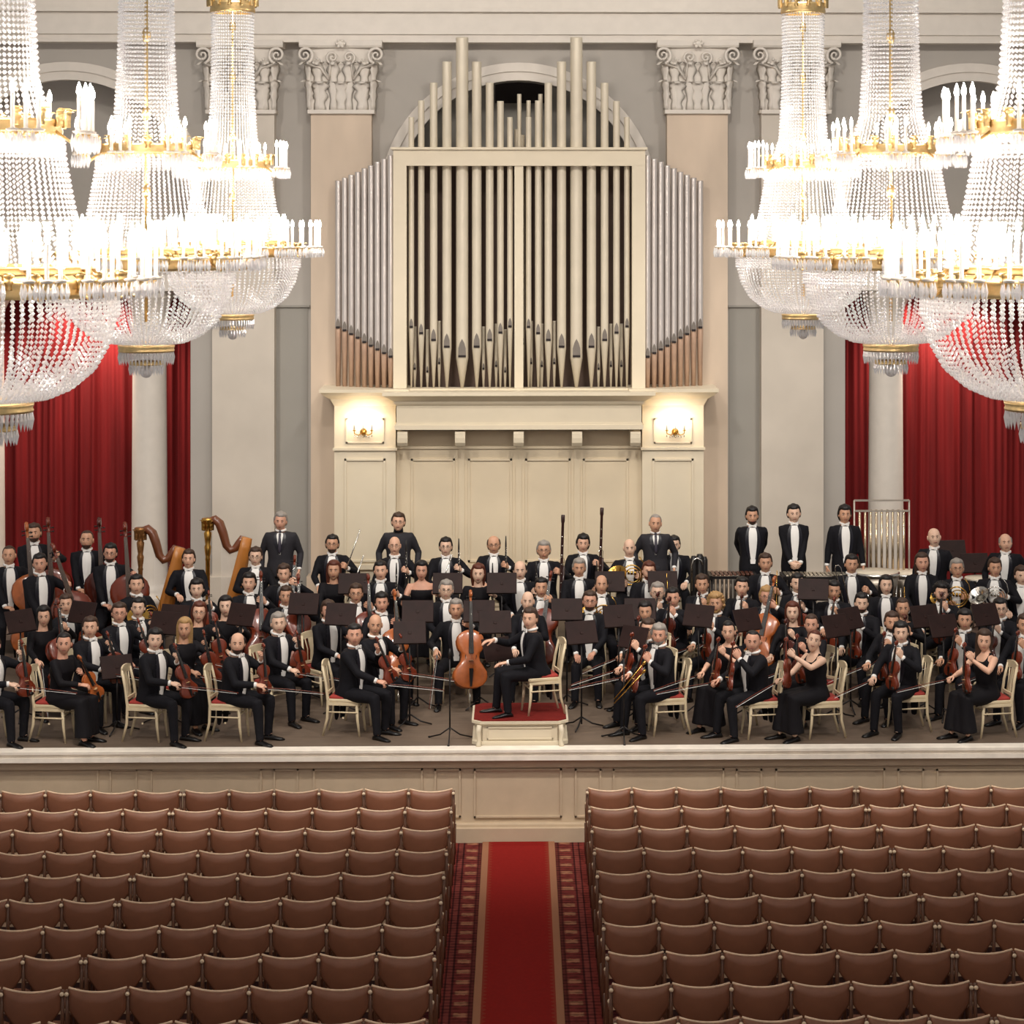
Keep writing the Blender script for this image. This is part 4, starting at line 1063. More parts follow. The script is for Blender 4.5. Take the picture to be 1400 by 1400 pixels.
        if 'K' not in ex:
            mb = MB(); rows = []; tie = 'T' in ex
            t0, t1 = (.42, .945) if tie else (.14, .945)
            for i in range(13):
                t = t0+(t1-t0)*i/12; u = i/12
                hw = (.012+.045*u if tie else .034+.030*sin(pi*min(1, u*1.15)*.62))*(1 if u < .86 else 1-(u-.86)*2.2)*w
                rows.append([front(hw*(-1+2*k/6), t, .013-.006*abs(-1+2*k/6)) for k in range(7)])
            mb.loft(rows, 0, True, closed=False); mb.loft([[p+V((0, .012, 0)) for p in r] for r in rows][::-1], 0, True, closed=False)
            for r_ in ((rows[0], 0),): pass
            n_ = ctr(1.0); mb.tube([(.064*w*cos(2*pi*k/16), n_.y+.064*w*sin(2*pi*k/16)*.98, n_.z+.004-.010*sin(2*pi*k/16)*-1) for k in range(16)], .017, 6, closed=True, flat=1.0)
            mb.build('dress_shirt', SHIRT, root)
            for s in (-1, 1):
                a, b, c = arm[s]; mb2 = MB(); mb2.tube([b+(c-b)*.86, b+(c-b)*.99], [.035, .034], 12); mb2.build('cuff', SHIRT, root)
            mb = MB(); n1 = n_+V((0, -.082*w, -.012))
            if tie: 
                pts = [front(0, .94-.5*k/6, .022) for k in range(7)]; mb.tube(pts, [.018, .016, .02, .024, .026, .024, .01], 6, flat=1, up=(1,0,0)); mb.ell(n1, (.02, .014, .02), 8, 6)
                mb.build('necktie', mat('striped_tie', (58,54,66), .5), root)
            else:
                for s in (-1, 1): mb.loft([[n1+V((s*x, dy_, z)) for dy_, z in ((-.008, -h), (-.008, h), (.008, h), (.008, -h))] for x, h in ((0, .008), (.018, .012), (.048, .022), (.056, .018))], 0, False)
                mb.ell(n1, (.012, .013, .012), 8, 6); mb.build('bow_tie', SHIRT, root)
            mb = MB()   # lapels
            for s in (-1, 1):
                rows = []
                for i in range(9):
                    u = i/8; t = t0+.10+(t1-t0-.10)*u; hw = (.012+.045*u if tie else .036+.030*sin(pi*min(1, u*1.15)*.62))*w*(1 if u < .86 else 1-(u-.86)*1.5)
                    ww = .010+.042*sin(pi*min(1, u*.8+.08))
                    rows.append([front(s*(hw-.004+ww*k/3), t, .013) for k in range(4)])
                if s < 0: rows = [r[::-1] for r in rows]
                mb.loft(rows, 0, True, closed=False); mb.loft([[p+V((0, .012, 0)) for p in r] for r in rows][::-1], 0, True, closed=False)
            mb.build('lapel', SATIN, root)
        else:
            mb = MB(); n_ = ctr(1.0); mb.tube([n_+V((0, 0, -.02)), n_+V((0, -.004, .045))], [.072, .066], 14); mb.build('turtleneck', SUIT, root)
    else:
        mb = MB(); top = .80 if bare else .91
        ts = [t for t in (0, .12, .3, .5, .66, .8, .86, .91) if t <= top+.001]
        mb.loft([ring(t, .006) for t in ts], 0)
        if bare and instr != 'flute':
            for s in (-1, 1): mb.tube([front(s*.09, .78, 0), front(s*.10, .86, .0)+V((0, .02, 0)), ctr(.93)+V((s*.085, 0, .03)), ctr(.8)+V((s*.09, .09, 0))], .018, 6)
        if not bare:
            for s in (-1, 1):
                a, b, c = arm[s]; c2 = b+(c-b)*(.9 if not half else .1)
                mb.tube([a+V((-s*.06, 0, -.01)), a, a+(b-a)*.3, a+(b-a)*.8, b if not half else b+(a-b)*.1, c2], [.052, .057, .054, .046, .045, .038 if not half else .046], 12)
        hem = .10
        for s in (-1, 1):
            h_, k_, n_ = leg[s]
            mb.tube([h_, h_+(k_-h_)*.5, k_, k_+(n_-k_)*.5, V((n_.x, n_.y, hem))], [.105, .105, .095, .095, .11], 12)
        h0 = (leg[-1][0]+leg[1][0])/2; k0 = (leg[-1][1]+leg[1][1])/2; n0 = (leg[-1][2]+leg[1][2])/2
        mb.tube([h0, k0, k0+(n0-k0)*.5, V((n0.x, n0.y, hem))], [.10, .085, .09, .10], 10)
        mb.build('long_dress', DRESS, root, remesh=.019)
    for s in (-1, 1):
        n_ = leg[s][2]; mb = MB(); rings = []
        yaw = s*.18
        for t, hw, hh in ((-.07, .022, .03), (-.05, .036, .06), (0, .040, .075), (.06, .040, .055), (.12, .046, .042), (.17, .042, .034), (.205, .026, .02)):
            c = V((n_.x+sin(yaw)*t, n_.y-cos(yaw)*t, 0)); rings.append([c+V((hw*cos(k*pi/5), 0, max(0, hh*.5+hh*.5*sin(k*pi/5)*1.0))) for k in range(10)])
        mb.loft(rings, 0, True); mb.build('shoe', SHOE, root)
    return root, hp, arm, pz, shz

# ================= INSTRUMENTS =================
OUT = [(0,0),(.015,.13),(.06,.22),(.13,.275),(.2,.295),(.28,.285),(.35,.24),(.39,.215),(.41,.20),(.46,.165),(.53,.152),(.60,.165),(.64,.20),(.67,.215),(.73,.235),(.80,.238),(.88,.215),(.94,.16),(.98,.08),(1.0,.03)]
def string_instrument(kind, vi=0):
    B, tot, th = {'violin': (.36, .60, .040), 'viola': (.42, .68, .044), 'cello': (.76, 1.24, .125), 'double_bass': (1.12, 1.80, .21)}[kind]
    L_ = {}
    out = [(x*B, z*B) for z, x in OUT]+[(-x*B, z*B) for z, x in reversed(OUT[1:-1])]
    cz = B*.5
    def sc(k, y): return [(x*k, y, cz+(z-cz)*(1-(1-k)*.85)) for x, z in out]
    mb = MB(); h = th/2
    mb.loft([sc(.05, -h*1.5), sc(.5, -h*1.42), sc(.85, -h*1.12), sc(.97, -h*.95), sc(1.0, -h*.85), sc(.965, -h*.75), sc(.965, h*.75), sc(1.0, h*.85), sc(.97, h*.95), sc(.85, h*1.12), sc(.5, h*1.42), sc(.05, h*1.5)], 0, True)
    L_['body'] = mb.mesh('body', VARN[vi])
    k = B/.36; kk = k**.6
    mb = MB()
    for s in (-1, 1):
        for j in (0,):
            pts = [(s*(.075+.018*sin(a*2.2))*B*1.0*1.0, -h*1.36, B*(.36+.20*(a+1)/2)) for a in (-1, -.6, -.2, .2, .6, 1)]
            mb.tube(pts, [.009*B, .006*B, .005*B, .005*B, .006*B, .009*B], 5)
    L_['sound_hole'] = mb.mesh('sound_hole', DARK)
    mb = MB(); mb.loft([[(-.021*kk, -h*1.5-.012*k, B*.58), (.021*kk, -h*1.5-.012*k, B*.58), (.019*kk, -h*1.5-.004*k, B*.58), (-.019*kk, -h*1.5-.004*k, B*.58)],
        [(-.012*kk, -h*1.2-.004*k, tot*.90), (.012*kk, -h*1.2-.004*k, tot*.90), (.011*kk, -h*1.2+.004*k, tot*.90), (-.011*kk, -h*1.2+.004*k, tot*.90)]], 0, False)
    L_['fingerboard'] = mb.mesh('fingerboard', EBONY if kind != 'double_bass' else mat('worn_fingerboard', (84,66,56), .4))
    mb = MB(); mb.tube([(0, -h*.6, B*.97), (0, -h*.95, B*1.1), (0, -h*1.0, tot*.9), (0, -h*.8, tot*.955)], [.016*kk, .012*kk, .010*kk, .012*kk], 8)
    pts = []
    for i in range(16):
        t = i/15; a = -pi/2+t*3.4*pi; r = (1-t)*.022*kk+.003*kk; pts.append((0, -h*.8+r*cos(a)*1.0-.006*kk, tot-.018*kk+r*sin(a)*-1.0))
    mb.tube(pts, .014*kk, 6)
    L_['neck'] = mb.mesh('neck', VARN[vi])
    mb = MB()
    for i in range(4):
        s = -1 if i % 2 else 1; z = tot*(.905+.015*i); mb.tube([(0, -h*.9, z), (s*.028*kk, -h*.9, z)], [.0025*kk, .004*kk], 6); mb.ell((s*.032*kk, -h*.9, z), (.007*kk, .003*kk, .006*kk), 6, 4)
    L_['tuning_peg'] = mb.mesh('tuning_peg', EBONY)
    mb = MB(); bz = B*.46; mb.loft([[(-.021*kk, -h*1.42, bz-.003), (.021*kk, -h*1.42, bz-.003), (.021*kk, -h*1.42, bz+.003), (-.021*kk, -h*1.42, bz+.003)], [(-.016*kk, -h*1.5-.032*kk, bz-.0015), (.016*kk, -h*1.5-.032*kk, bz-.0015), (.016*kk, -h*1.5-.032*kk, bz+.0015), (-.016*kk, -h*1.5-.032*kk, bz+.0015)]], 0, False)
    L_['bridge'] = mb.mesh('bridge', mat('maple_bridge', (205,165,115), .5))
    mb = MB(); mb.loft([[(-.008*kk, -h*1.3, .01*k), (.008*kk, -h*1.3, .01*k), (.008*kk, -h*1.3-.006*k, .01*k), (-.008*kk, -h*1.3-.006*k, .01*k)], [(-.018*kk, -h*1.5-.012*kk, B*.33), (.018*kk, -h*1.5-.012*kk, B*.33), (.018*kk, -h*1.5-.018*kk, B*.33), (-.018*kk, -h*1.5-.018*kk, B*.33)]], 0, False)
    L_['tailpiece'] = mb.mesh('tailpiece', EBONY)
    mb = MB()
    for i in range(4):
        x = (-1.5+i)*.0085*kk; mb.tube([(x, -h*1.5-.016*kk, B*.33), (x*.9, -h*1.5-.034*kk, bz), (x*.45, -h*1.15-.006*k, tot*.9)], .0007*kk, 3, cap=False)
    L_['strings'] = mb.mesh('strings', SILVER)
    if kind in ('cello', 'double_bass'):
        ep = .30 if kind == 'cello' else .12
        mb = MB(); mb.tube([(0, 0, .02), (0, 0, -ep)], [.006, .004], 8); mb.ell((0, 0, 0), (.016, .016, .014), 8, 5); L_['endpin'] = mb.mesh('endpin', SILVER)
    else:
        mb = MB(); mb.ell((.05, -h*1.5, .03), (.032, .012, .022), 8, 5); L_['chin_rest'] = mb.mesh('chin_rest', EBONY)
    return L_
IM = {}
def inst(kind, vi, M, label, group, cat=None):
    if (kind, vi) not in IM: IM[(kind, vi)] = string_instrument(kind, vi)
    r = empty(kind, M=M); tag(r, label, cat or kind.replace('_', ' '), group)
    for k, me in IM[(kind, vi)].items(): link(k, me, r)
    return r
def make_bow():
    L_ = {}
    mb = MB(); mb.tube([(0, .012*sin(pi*t/8)-.006, .74*t/8) for t in range(9)], [.0045, .0045]+[.004]*6+[.003], 6); mb.tube([(0, 0, .74), (0, -.022, .745)], [.005, .003], 6); L_['stick'] = mb.mesh('stick', VARN[0])
    mb = MB(); mb.box((-.004, -.020, .02), (.004, -.018, .735)); L_['bow_hair'] = mb.mesh('bow_hair', SHIRT)
    mb = MB(); mb.bbox((-.006, -.022, .015), (.006, -.002, .06), .002); L_['frog'] = mb.mesh('frog', EBONY)
    return L_
BOW = make_bow()
def bow(M, label):
    r = empty('violin_bow', M=M); tag(r, label, 'bow', 'string bows')
    for k, me in BOW.items(): link(k, me, r)
def frameM(p, z, fr):
    """matrix at p with local +Z along z and local -Y towards fr"""
    z = V(z).normalized(); y = -V(fr); y = (y-z*y.dot(z)).normalized(); x = y.cross(z)
    M = Matrix((x, y, z)).transposed().to_4x4(); M.translation = V(p); return M
def wood_wind(kind):
    L_ = {}
    if kind == 'clarinet':
        mb = MB(); mb.lathe([(.030, 0), (.022, .03), (.014, .07), (.0125, .20), (.0125, .55), (.010, .60), (.007, .67)], 10); L_['body'] = mb.mesh('body', EBONY)
        mb = MB()
        for i in range(9): mb.ell((.004*(-1)**i, -.016, .14+.045*i), (.007, .004, .010), 6, 4)
        mb.tube([(.012, -.014, .12), (.012, -.014, .5)], .002, 4); L_['keywork'] = mb.mesh('keywork', SILVER)
    elif kind == 'flute':
        mb = MB(); mb.tube([(0, 0, 0), (0, 0, .67)], .0095, 10); mb.ell((0, -.008, .59), (.008, .005, .012), 8, 5); L_['tube'] = mb.mesh('tube', SILVER)
        mb = MB()
        for i in range(10): mb.ell((0, -.012, .06+.04*i), (.008, .004, .008), 6, 4)
        L_['keywork'] = mb.mesh('keywork', SILVER)
    elif kind == 'bassoon':
        mb = MB(); mb.lathe([(.030, 0), (.030, .05), (.024, .08), (.022, .6), (.020, 1.22), (.028, 1.25), (.028, 1.33), (.022, 1.34)], 12); mb.tube([(.03, -.01, .03), (.03, -.01, .62)], .016, 8); L_['body'] = mb.mesh('body', mat('bassoon_maple', (48,22,18), .3, coat=.4))
        mb = MB(); mb.tube([(.03, -.01, .62), (.035, -.03, .72), (.0, -.10, .76), (-.04, -.16, .72)], .004, 6); L_['crook'] = mb.mesh('crook', SILVER)
        mb = MB()
        for i in range(8): mb.ell((0, -.026, .12+.13*i), (.010, .005, .012), 6, 4)
        L_['keywork'] = mb.mesh('keywork', SILVER)
    elif kind == 'french_horn':
        for mnm in ('tubing',):
            mb = MB(); mb.tube([(.14*cos(a), -.0, .14*sin(a)) for a in [2*pi*k/24 for k in range(24)]], .010, 8, closed=True)
            mb.tube([(.10*cos(a)+.01, -.02, .10*sin(a)) for a in [2*pi*k/20 for k in range(20)]], .008, 8, closed=True)
            mb.tube([(.14, 0, 0), (.17, -.01, .10), (.14, -.02, .20), (.08, -.02, .27)], [.006, .005, .005, .009], 6)
            for k in range(3): mb.lathe([(.018, 0), (.018, .05)], 10, (-.05+.045*k, -.03, .01), M=None)
            L_['tubing'] = mb.mesh('tubing', BRASS)
        mb = MB(); mb.tube([(.0, .0, -.14), (-.10, -.0, -.16), (-.17, -.03, -.10), (-.20, -.07, -.03)], [.012, .022, .036, .060], 12, cap=False); mb.tube([(-.20, -.07, -.03), (-.215, -.095, -.005), (-.225, -.11, .01)], [.060, .105, .150], 20, cap=False)
        mb.tube([(-.225, -.11, .01), (-.222, -.106, .006)], [.150, .148], 20, cap=False); L_['bell'] = mb.mesh('bell', BRASS)
    elif kind == 'trumpet':
        mb = MB(); mb.tube([(0, 0, .48), (0, 0, .1), (0, -.02, .06), (0, -.06, .06), (0, -.08, .1), (0, -.08, .36), (0, -.04, .40), (0, 0, .36)], .006, 8)
        for k in range(3): mb.lathe([(.010, -.06), (.010, .06)], 8, (0, -.04, 0), M=Matrix.Translation((0, 0, .20+.025*k)) @ Matrix.Rotation(pi/2, 4, 'X') @ Matrix.Translation((0, .0, 0)))
        L_['tubing'] = mb.mesh('tubing', BRASS)
        mb = MB(); mb.lathe([(.061, 0), (.045, .02), (.025, .06), (.012, .14), (.007, .22)], 18, (0, -.08, -.08), cap=False); L_['bell'] = mb.mesh('bell', BRASS)
    elif kind == 'trombone':
        mb = MB(); mb.tube([(0, 0, -.1), (0, 0, .62), (.02, 0, .66), (.06, 0, .66), (.08, 0, .62), (.08, 0, -.1)], .006, 8); L_['slide'] = mb.mesh('slide', SILVER)
        mb = MB(); mb.tube([(0, 0, -.1), (0, .01, -.25), (-.03, .02, -.34), (-.08, .02, -.36), (-.12, .01, -.30), (-.12, 0, -.1)], .009, 8); mb.lathe([(.010, 0), (.016, .16), (.03, .25), (.06, .31), (.10, .34)], 20, (-.12, 0, -.1), cap=False); L_['bell'] = mb.mesh('bell', BRASS)
    elif kind == 'tuba':
        mb = MB(); mb.tube([(.12, 0, .45), (.13, 0, .1), (.08, 0, -.05), (-.05, 0, -.06), (-.1, 0, .05), (-.1, 0, .4), (-.02, -.02, .5), (.05, -.03, .42), (.05, -.03, .05)], [.03, .045, .05, .05, .045, .035, .02, .014, .012], 12)
        for k in range(3): mb.lathe([(.018, .1), (.018, .26)], 10, (-.03+.04*k, -.07, 0))
        L_['tubing'] = mb.mesh('tubing', BRASS)
        mb = MB(); mb.lathe([(.03, 0), (.05, .12), (.09, .2), (.16, .25), (.17, .25)], 22, (.12, 0, .45), cap=False); L_['bell'] = mb.mesh('bell', BRASS)
    return L_
def wind(kind, M, label, cat, group, sil=None):
    k = (kind, sil)
    if k not in IM:
        L_ = wood_wind(kind)
        if sil:
            for nm, me in L_.items(): me.materials.clear(); me.materials.append(SILVER)
        IM[k] = L_
    r = empty(kind, M=M); tag(r, label, cat, group)
    for nm, me in IM[k].items(): link(nm, me, r)
    return r

# ---- stage chair ----
SEATRED = mat('red_seat_cushion', (158,52,44), .8, var=.1, scale=12)
def chair_meshes():
    L_ = {}
    mb = MB(); rings = []
    for z, e in ((.425, .0), (.432, .008), (.455, .008), (.462, 0)):
        rings.append([(x*(.20+e)*(1+.06*(y < 0)), y*(.20+e), z) for x, y in ((-1,-.9),(-.9,-1),(.9,-1),(1,-.9),(.93,.9),(.85,1),(-.85,1),(-.93,.9))])
    mb.loft(rings, 0, False); mb.box((-.20, -.195, .385), (.20, -.175, .425)); mb.box((-.18, .17, .385), (.18, .19, .425)); mb.box((-.205, -.18, .385), (-.185, .18, .425)); mb.box((.185, -.18, .385), (.205, .18, .425))
    mb.box((-.19, -.01, .22), (-.175, .01, .24)); mb.tube([(-.2, -.18, .30), (-.19, .18, .30)], .010, 6); mb.tube([(.2, -.18, .30), (.19, .18, .30)], .010, 6); mb.tube([(-.2, -.18, .33), (.2, -.18, .33)], .010, 6)
    L_['seat_frame'] = mb.mesh('seat_frame', CHAIRW)
    mb = MB(); rings = [[(x*r, y*r-.0, z) for x, y in ((-.19,-.17),(-.17,-.19),(.17,-.19),(.19,-.17),(.18,.16),(.16,.18),(-.16,.18),(-.18,.16))] for r, z in ((1, .462), (1, .478), (.93, .492), (.5, .5))]
    mb.loft(rings, 0, True); L_['cushion'] = mb.mesh('cushion', SEATRED)
    mb = MB(); mb.tube([(0, 0, .40), (0, -.01, .2), (0, -.035, 0)], [.021, .018, .013], 8); L_['leg'] = mb.mesh('leg', CHAIRW)
    mb = MB()
    for s in (-1, 1): mb.tube([(s*.17, .26, 0), (s*.18, .20, .22), (s*.185, .19, .44), (s*.18, .22, .66), (s*.165, .265, .86)], [.014, .018, .02, .018, .016], 8)
    L_['rear_leg'] = mb.mesh('rear_leg', CHAIRW)
    mb = MB(); mb.loft([[(x, .265+.015*(1-(x/.17)**2)+dy, .80+z+.02*(1-(x/.17)**2)) for dy, z in ((-.01, 0), (.01, 0), (.012, .09), (-.008, .09))] for x in [-.175+.35*k/8 for k in range(9)]], 0, False)
    mb.loft([[(x, .205+dy, .50+z) for dy, z in ((-.01, 0), (.01, 0), (.012, .035), (-.008, .035))] for x in [-.18+.36*k/4 for k in range(5)]], 0, False)
    mb.loft([[(-.045, .215, .53), (.045, .215, .53), (.045, .228, .53), (-.045, .228, .53)], [(-.03, .235, .66), (.03, .235, .66), (.03, .248, .66), (-.03, .248, .66)], [(-.05, .27, .82), (.05, .27, .82), (.05, .283, .82), (-.05, .283, .82)]], 0, False)
    for s in (-1, 1): mb.tube([(s*.09, .225, .53), (s*.08, .245, .68), (s*.11, .27, .82)], .008, 6)
    L_['backrest'] = mb.mesh('backrest', CHAIRW)
    return L_
CM = chair_meshes()
def stage_chair(M, label, sc=1):
    r = empty('stage_chair', M=M); tag(r, label, 'chair', 'cream stage chairs')
    for k in ('seat_frame', 'cushion', 'backrest'): link(k, CM[k], r)
    link('rear_legs_frame', CM['rear_leg'], r)
    for s in (-1, 1): o = link('leg', CM['leg'], r); o.location = (s*.185, -.17, 0)
    return r
# ================= PUT THE ORCHESTRA ON STAGE =================
GRP = {'violin': 'violins', 'viola': 'violas', 'cello': 'cellos', 'double_bass': 'double basses'}
def who(label):
    return label
def shortwho(label):
    """first words of the player's label, used to say whose instrument it is"""
    l = label
    return l
for (X, Y, H, kind, phi, hst, hcol, ex, instr, label) in PEOPLE:
    root, hp, arm, pz, shz = person(X, Y, H, kind, phi, hst, hcol, ex, instr, label)
    PM = Matrix.Translation((X, Y, ST+level(Y)+(.30 if instr == 'cond' else 0))) @ Matrix.Rotation(math.radians(phi), 4, 'Z')
    rg = random.Random(int(X*100)); vi = rg.choice([0, 0, 1])
    pos = label
    if kind == 's':
        turn = 0
        if Y < 27.25 and instr != 'cond': turn = math.radians((1 if phi > 0 else -1)*82-phi)
        stage_chair(PM @ Matrix.Rotation(turn, 4, 'Z') @ Matrix.Translation((0, .06, 0)) @ Matrix.Scale(.93, 4, (1,0,0)), 'cream chair under the ' + pos)
    if kind == 'h':
        r = empty('bass_stool', M=PM @ Matrix.Translation((0, .06, 0))); tag(r, 'stool under the ' + pos, 'stool', 'bass stools')
        mb = MB(); mb.lathe([(.15, .60), (.16, .615), (.15, .64)], 18); mb.build('seat', DESK, r)
        for k in range(4):
            a = pi/4+k*pi/2; mb = MB(); mb.tube([(.10*cos(a), .10*sin(a), .60), (.18*cos(a), .18*sin(a), 0)], .014, 8); mb.build('leg', BLACKM, r)
    W = PM.to_3x3()
    def place(p, z, fr): return PM @ frameM(p, z, fr)
    if instr in ('violin', 'viola'):
        w = arm[1][2]; ax = V((rg.uniform(-.28, .18), rg.uniform(.05, .3), 1)).normalized(); nm = instr
        neckp = w+V((-.045, -.06, .05)); l_ = .45 if nm == 'violin' else .50
        base = neckp-ax*l_
        inst(nm, vi, place(base, ax, (-.35, -1, .1)), '%s held by the %s' % (nm, pos), GRP[nm])
        w = arm[-1][2]; bow(place(w+V((.0, -.09, -.02)), (.45 if phi > 0 else -.1, -.9, -.10), (0, 0, -1)), 'bow of the ' + pos)
    elif instr == 'viola_lap':
        w = arm[1][2]; ax = V((-.45, .1, .85)).normalized(); base = w+V((-.03, -.07, .05))-ax*.46
        inst('viola', 2, place(base, ax, (-.3, -1, .3)), 'orange-brown viola of the ' + pos, GRP['viola'])
    elif instr == 'violinup':
        w = arm[1][2]; inst('violin', 0, place(w+V((-.05, -.07, .07))-V((-.12, .1, 1)).normalized()*.45, (-.12, .1, 1), (-1, -.6, .1)), 'violin held by the ' + pos, GRP['violin'])
        w = arm[-1][2]; bow(place(w+V((.0, -.09, -.02)), (.2, -.9, -.25), (0, 0, -1)), 'bow of the ' + pos)
    elif instr in ('cello', 'cellob'):
        if instr == 'cello': e = V((0, -.66, 0)); ax = V((.10, .40, 1)).normalized(); fr = (0, -1, .3); v2 = 2 if 'orange' in label or rg.random() < .3 else vi
        else: e = V((.14, -.72, 0)); ax = V((.02, .30, 1)).normalized(); fr = (.1, -1, .3); v2 = 2
        inst('cello', v2, place(e+ax*.30, ax, fr), '%s cello of the %s' % ('golden-brown' if v2 == 2 else 'red-brown', pos), GRP['cello'])
        w = arm[-1][2]; bow(place(w+V((0, -.09, -.03)), (-.15, -.5, -.8), (1, 0, 0)), 'bow of the ' + pos)
    elif instr in ('bass', 'bass2'):
        if instr == 'bass': e = V((.30, -.42, 0)); ax = V((-.06, .10, 1)).normalized()
        else: e = V((.62, -.40, 0)); ax = V((-.30, .10, 1)).normalized()
        inst('double_bass', vi if instr == 'bass' and kind == 't' else 2 if X < -7 else vi, place(e+ax*.12, ax, (-.15, -1, .1)), 'double bass of the ' + pos, GRP['double_bass'])
    elif instr in ('clarinet', 'flute', 'bassoon', 'trumpet', 'horn', 'hornb', 'trombone', 'tuba'):
        w = arm[1][2]; c = w+V((-.03, -.07, .05))
        if instr == 'clarinet': wind('clarinet', place(c-V((0, 0, .26)), (0, .05, 1), (0, -1, 0)), 'black woodwind of the ' + pos, 'woodwind', 'clarinets and oboes')
        if instr == 'flute': wind('flute', place(c-V((.0, 0, .12)), (.35, .05, 1), (0, -1, 0)), 'silver flute of the ' + pos, 'flute', 'flutes')
        if instr == 'bassoon': wind('bassoon', place(c+V((.03, 0, -.55)), (.03, .06, 1), (0, -1, 0)), 'bassoon of the ' + pos, 'bassoon', 'bassoons')
        if instr == 'trumpet': wind('trumpet', place(c-V((0, 0, .20)), (0, .1, 1), (0, -1, 0)), 'brass trumpet of the ' + pos, 'trumpet', 'trumpets')
        if instr == 'trombone': wind('trombone', place(c-V((.30, .05, .30)), (-.25, -.1, 1), (0, -1, 0)), 'trombone of the ' + pos, 'trombone', 'low brass')
        if instr == 'tuba': wind('tuba', place(c-V((-.02, .0, .42)), (0, .05, 1), (0, -1, 0)), 'tuba of the ' + pos, 'tuba', 'low brass')
        if instr in ('horn', 'hornb'): wind('french_horn', place(V((.02, -.34, pz+.36)), (.1, 0, 1), (0, -1, 0)), '%s horn of the %s' % ('silver' if 'silver' in label else 'brass', pos), 'horn', 'french horns', 's' if 'silver' in label else None)

# ---- podium ----
c = P(711, 1000, 26.5); r = empty('conductor_podium', loc=(c.x, 26.98, ST)); tag(r, 'cream conductor podium with red carpet top, standing at the stage edge', 'podium')
mb = MB(); rings = []
def oct_(w, d, z, c_=.10): return [(-w+c_, -d, z), (w-c_, -d, z), (w, -d+c_, z), (w, d-c_, z), (w-c_, d, z), (-w+c_, d, z), (-w, d-c_, z), (-w, -d+c_, z)]
mb.loft([oct_(.58, .50, 0), oct_(.58, .50, .04), oct_(.55, .47, .05), oct_(.55, .47, .24), oct_(.585, .505, .26), oct_(.585, .505, .29)], 0, False)
frame(mb, -.40, .40, .07, .22, -.47, .015, .012); mb.build('platform', CREAM2, r)
mb = MB(); mb.loft([oct_(.56, .48, .29), oct_(.56, .48, .302), oct_(.555, .475, .305)], 0, False); mb.build('carpet_top', REDV, r)
for s in (-1, 1):
    mb = MB(); mb.tube([(s*.49, -.51, .25), (s*.505, -.535, .17), (s*.49, -.52, .08), (s*.50, -.54, .02), (s*.50, -.54, 0)], [.03, .034, .024, .03, .034], 8); mb.build('scroll_corner', CREAM2, r)
# ---- music stands ----
def stand_mesh():
    L_ = {}
    mb = MB(); M = Matrix.Translation((0, 0, 0)) @ Matrix.Rotation(-.42, 4, 'X')
    mb.bbox((-.205, -.006, -.13), (.205, .006, .15), .004, M=M); mb.box((-.205, -.008, -.135), (.205, .055, -.127), M=M); mb.bbox((-.02, -.014, -.02), (.02, -.004, .02), .003, M=M)
    L_['desk'] = mb.mesh('desk', DESK)
    mb = MB(); mb.tube([(0, -.0, 0), (0, -.0, -1.0)], 1, 8); mb.v = [(x*.011, y*.011, z) for x, y, z in mb.v]; L_['pole'] = mb.mesh('pole', BLACKM)
    mb = MB(); mb.tube([(0, 0, .14), (0, .14, .05), (0, .28, .012)], [.010, .010, .009], 6); L_['leg'] = mb.mesh('leg', BLACKM)
    mb = MB(); mb.bbox((-.15, .008, -.13), (.15, .014, .10), .002, M=M @ Matrix.Translation((0, .004, 0))); L_['sheet_music'] = mb.mesh('sheet_music', mat('sheet_paper', (226,222,210), .8))
    return L_
STM = stand_mesh()
def mstand(px, py, Y, rz, desc, h=None, sc=1.0):
    p = P(px, py, Y); fl = ST+level(Y); hz = h or max(.70, min(1.25, p.z-fl))
    r = empty('music_stand', loc=(p.x, Y, fl), rz=rz); tag(r, desc, 'music stand', 'music stands')
    d = link('desk', STM['desk'], r); d.location.z = hz
    q = link('pole', STM['pole'], r); q.location.z = hz; q.scale.z = hz-.05
    for k in range(3): o = link('leg', STM['leg'], r); o.rotation_euler.z = k*2*pi/3+.4
    return r
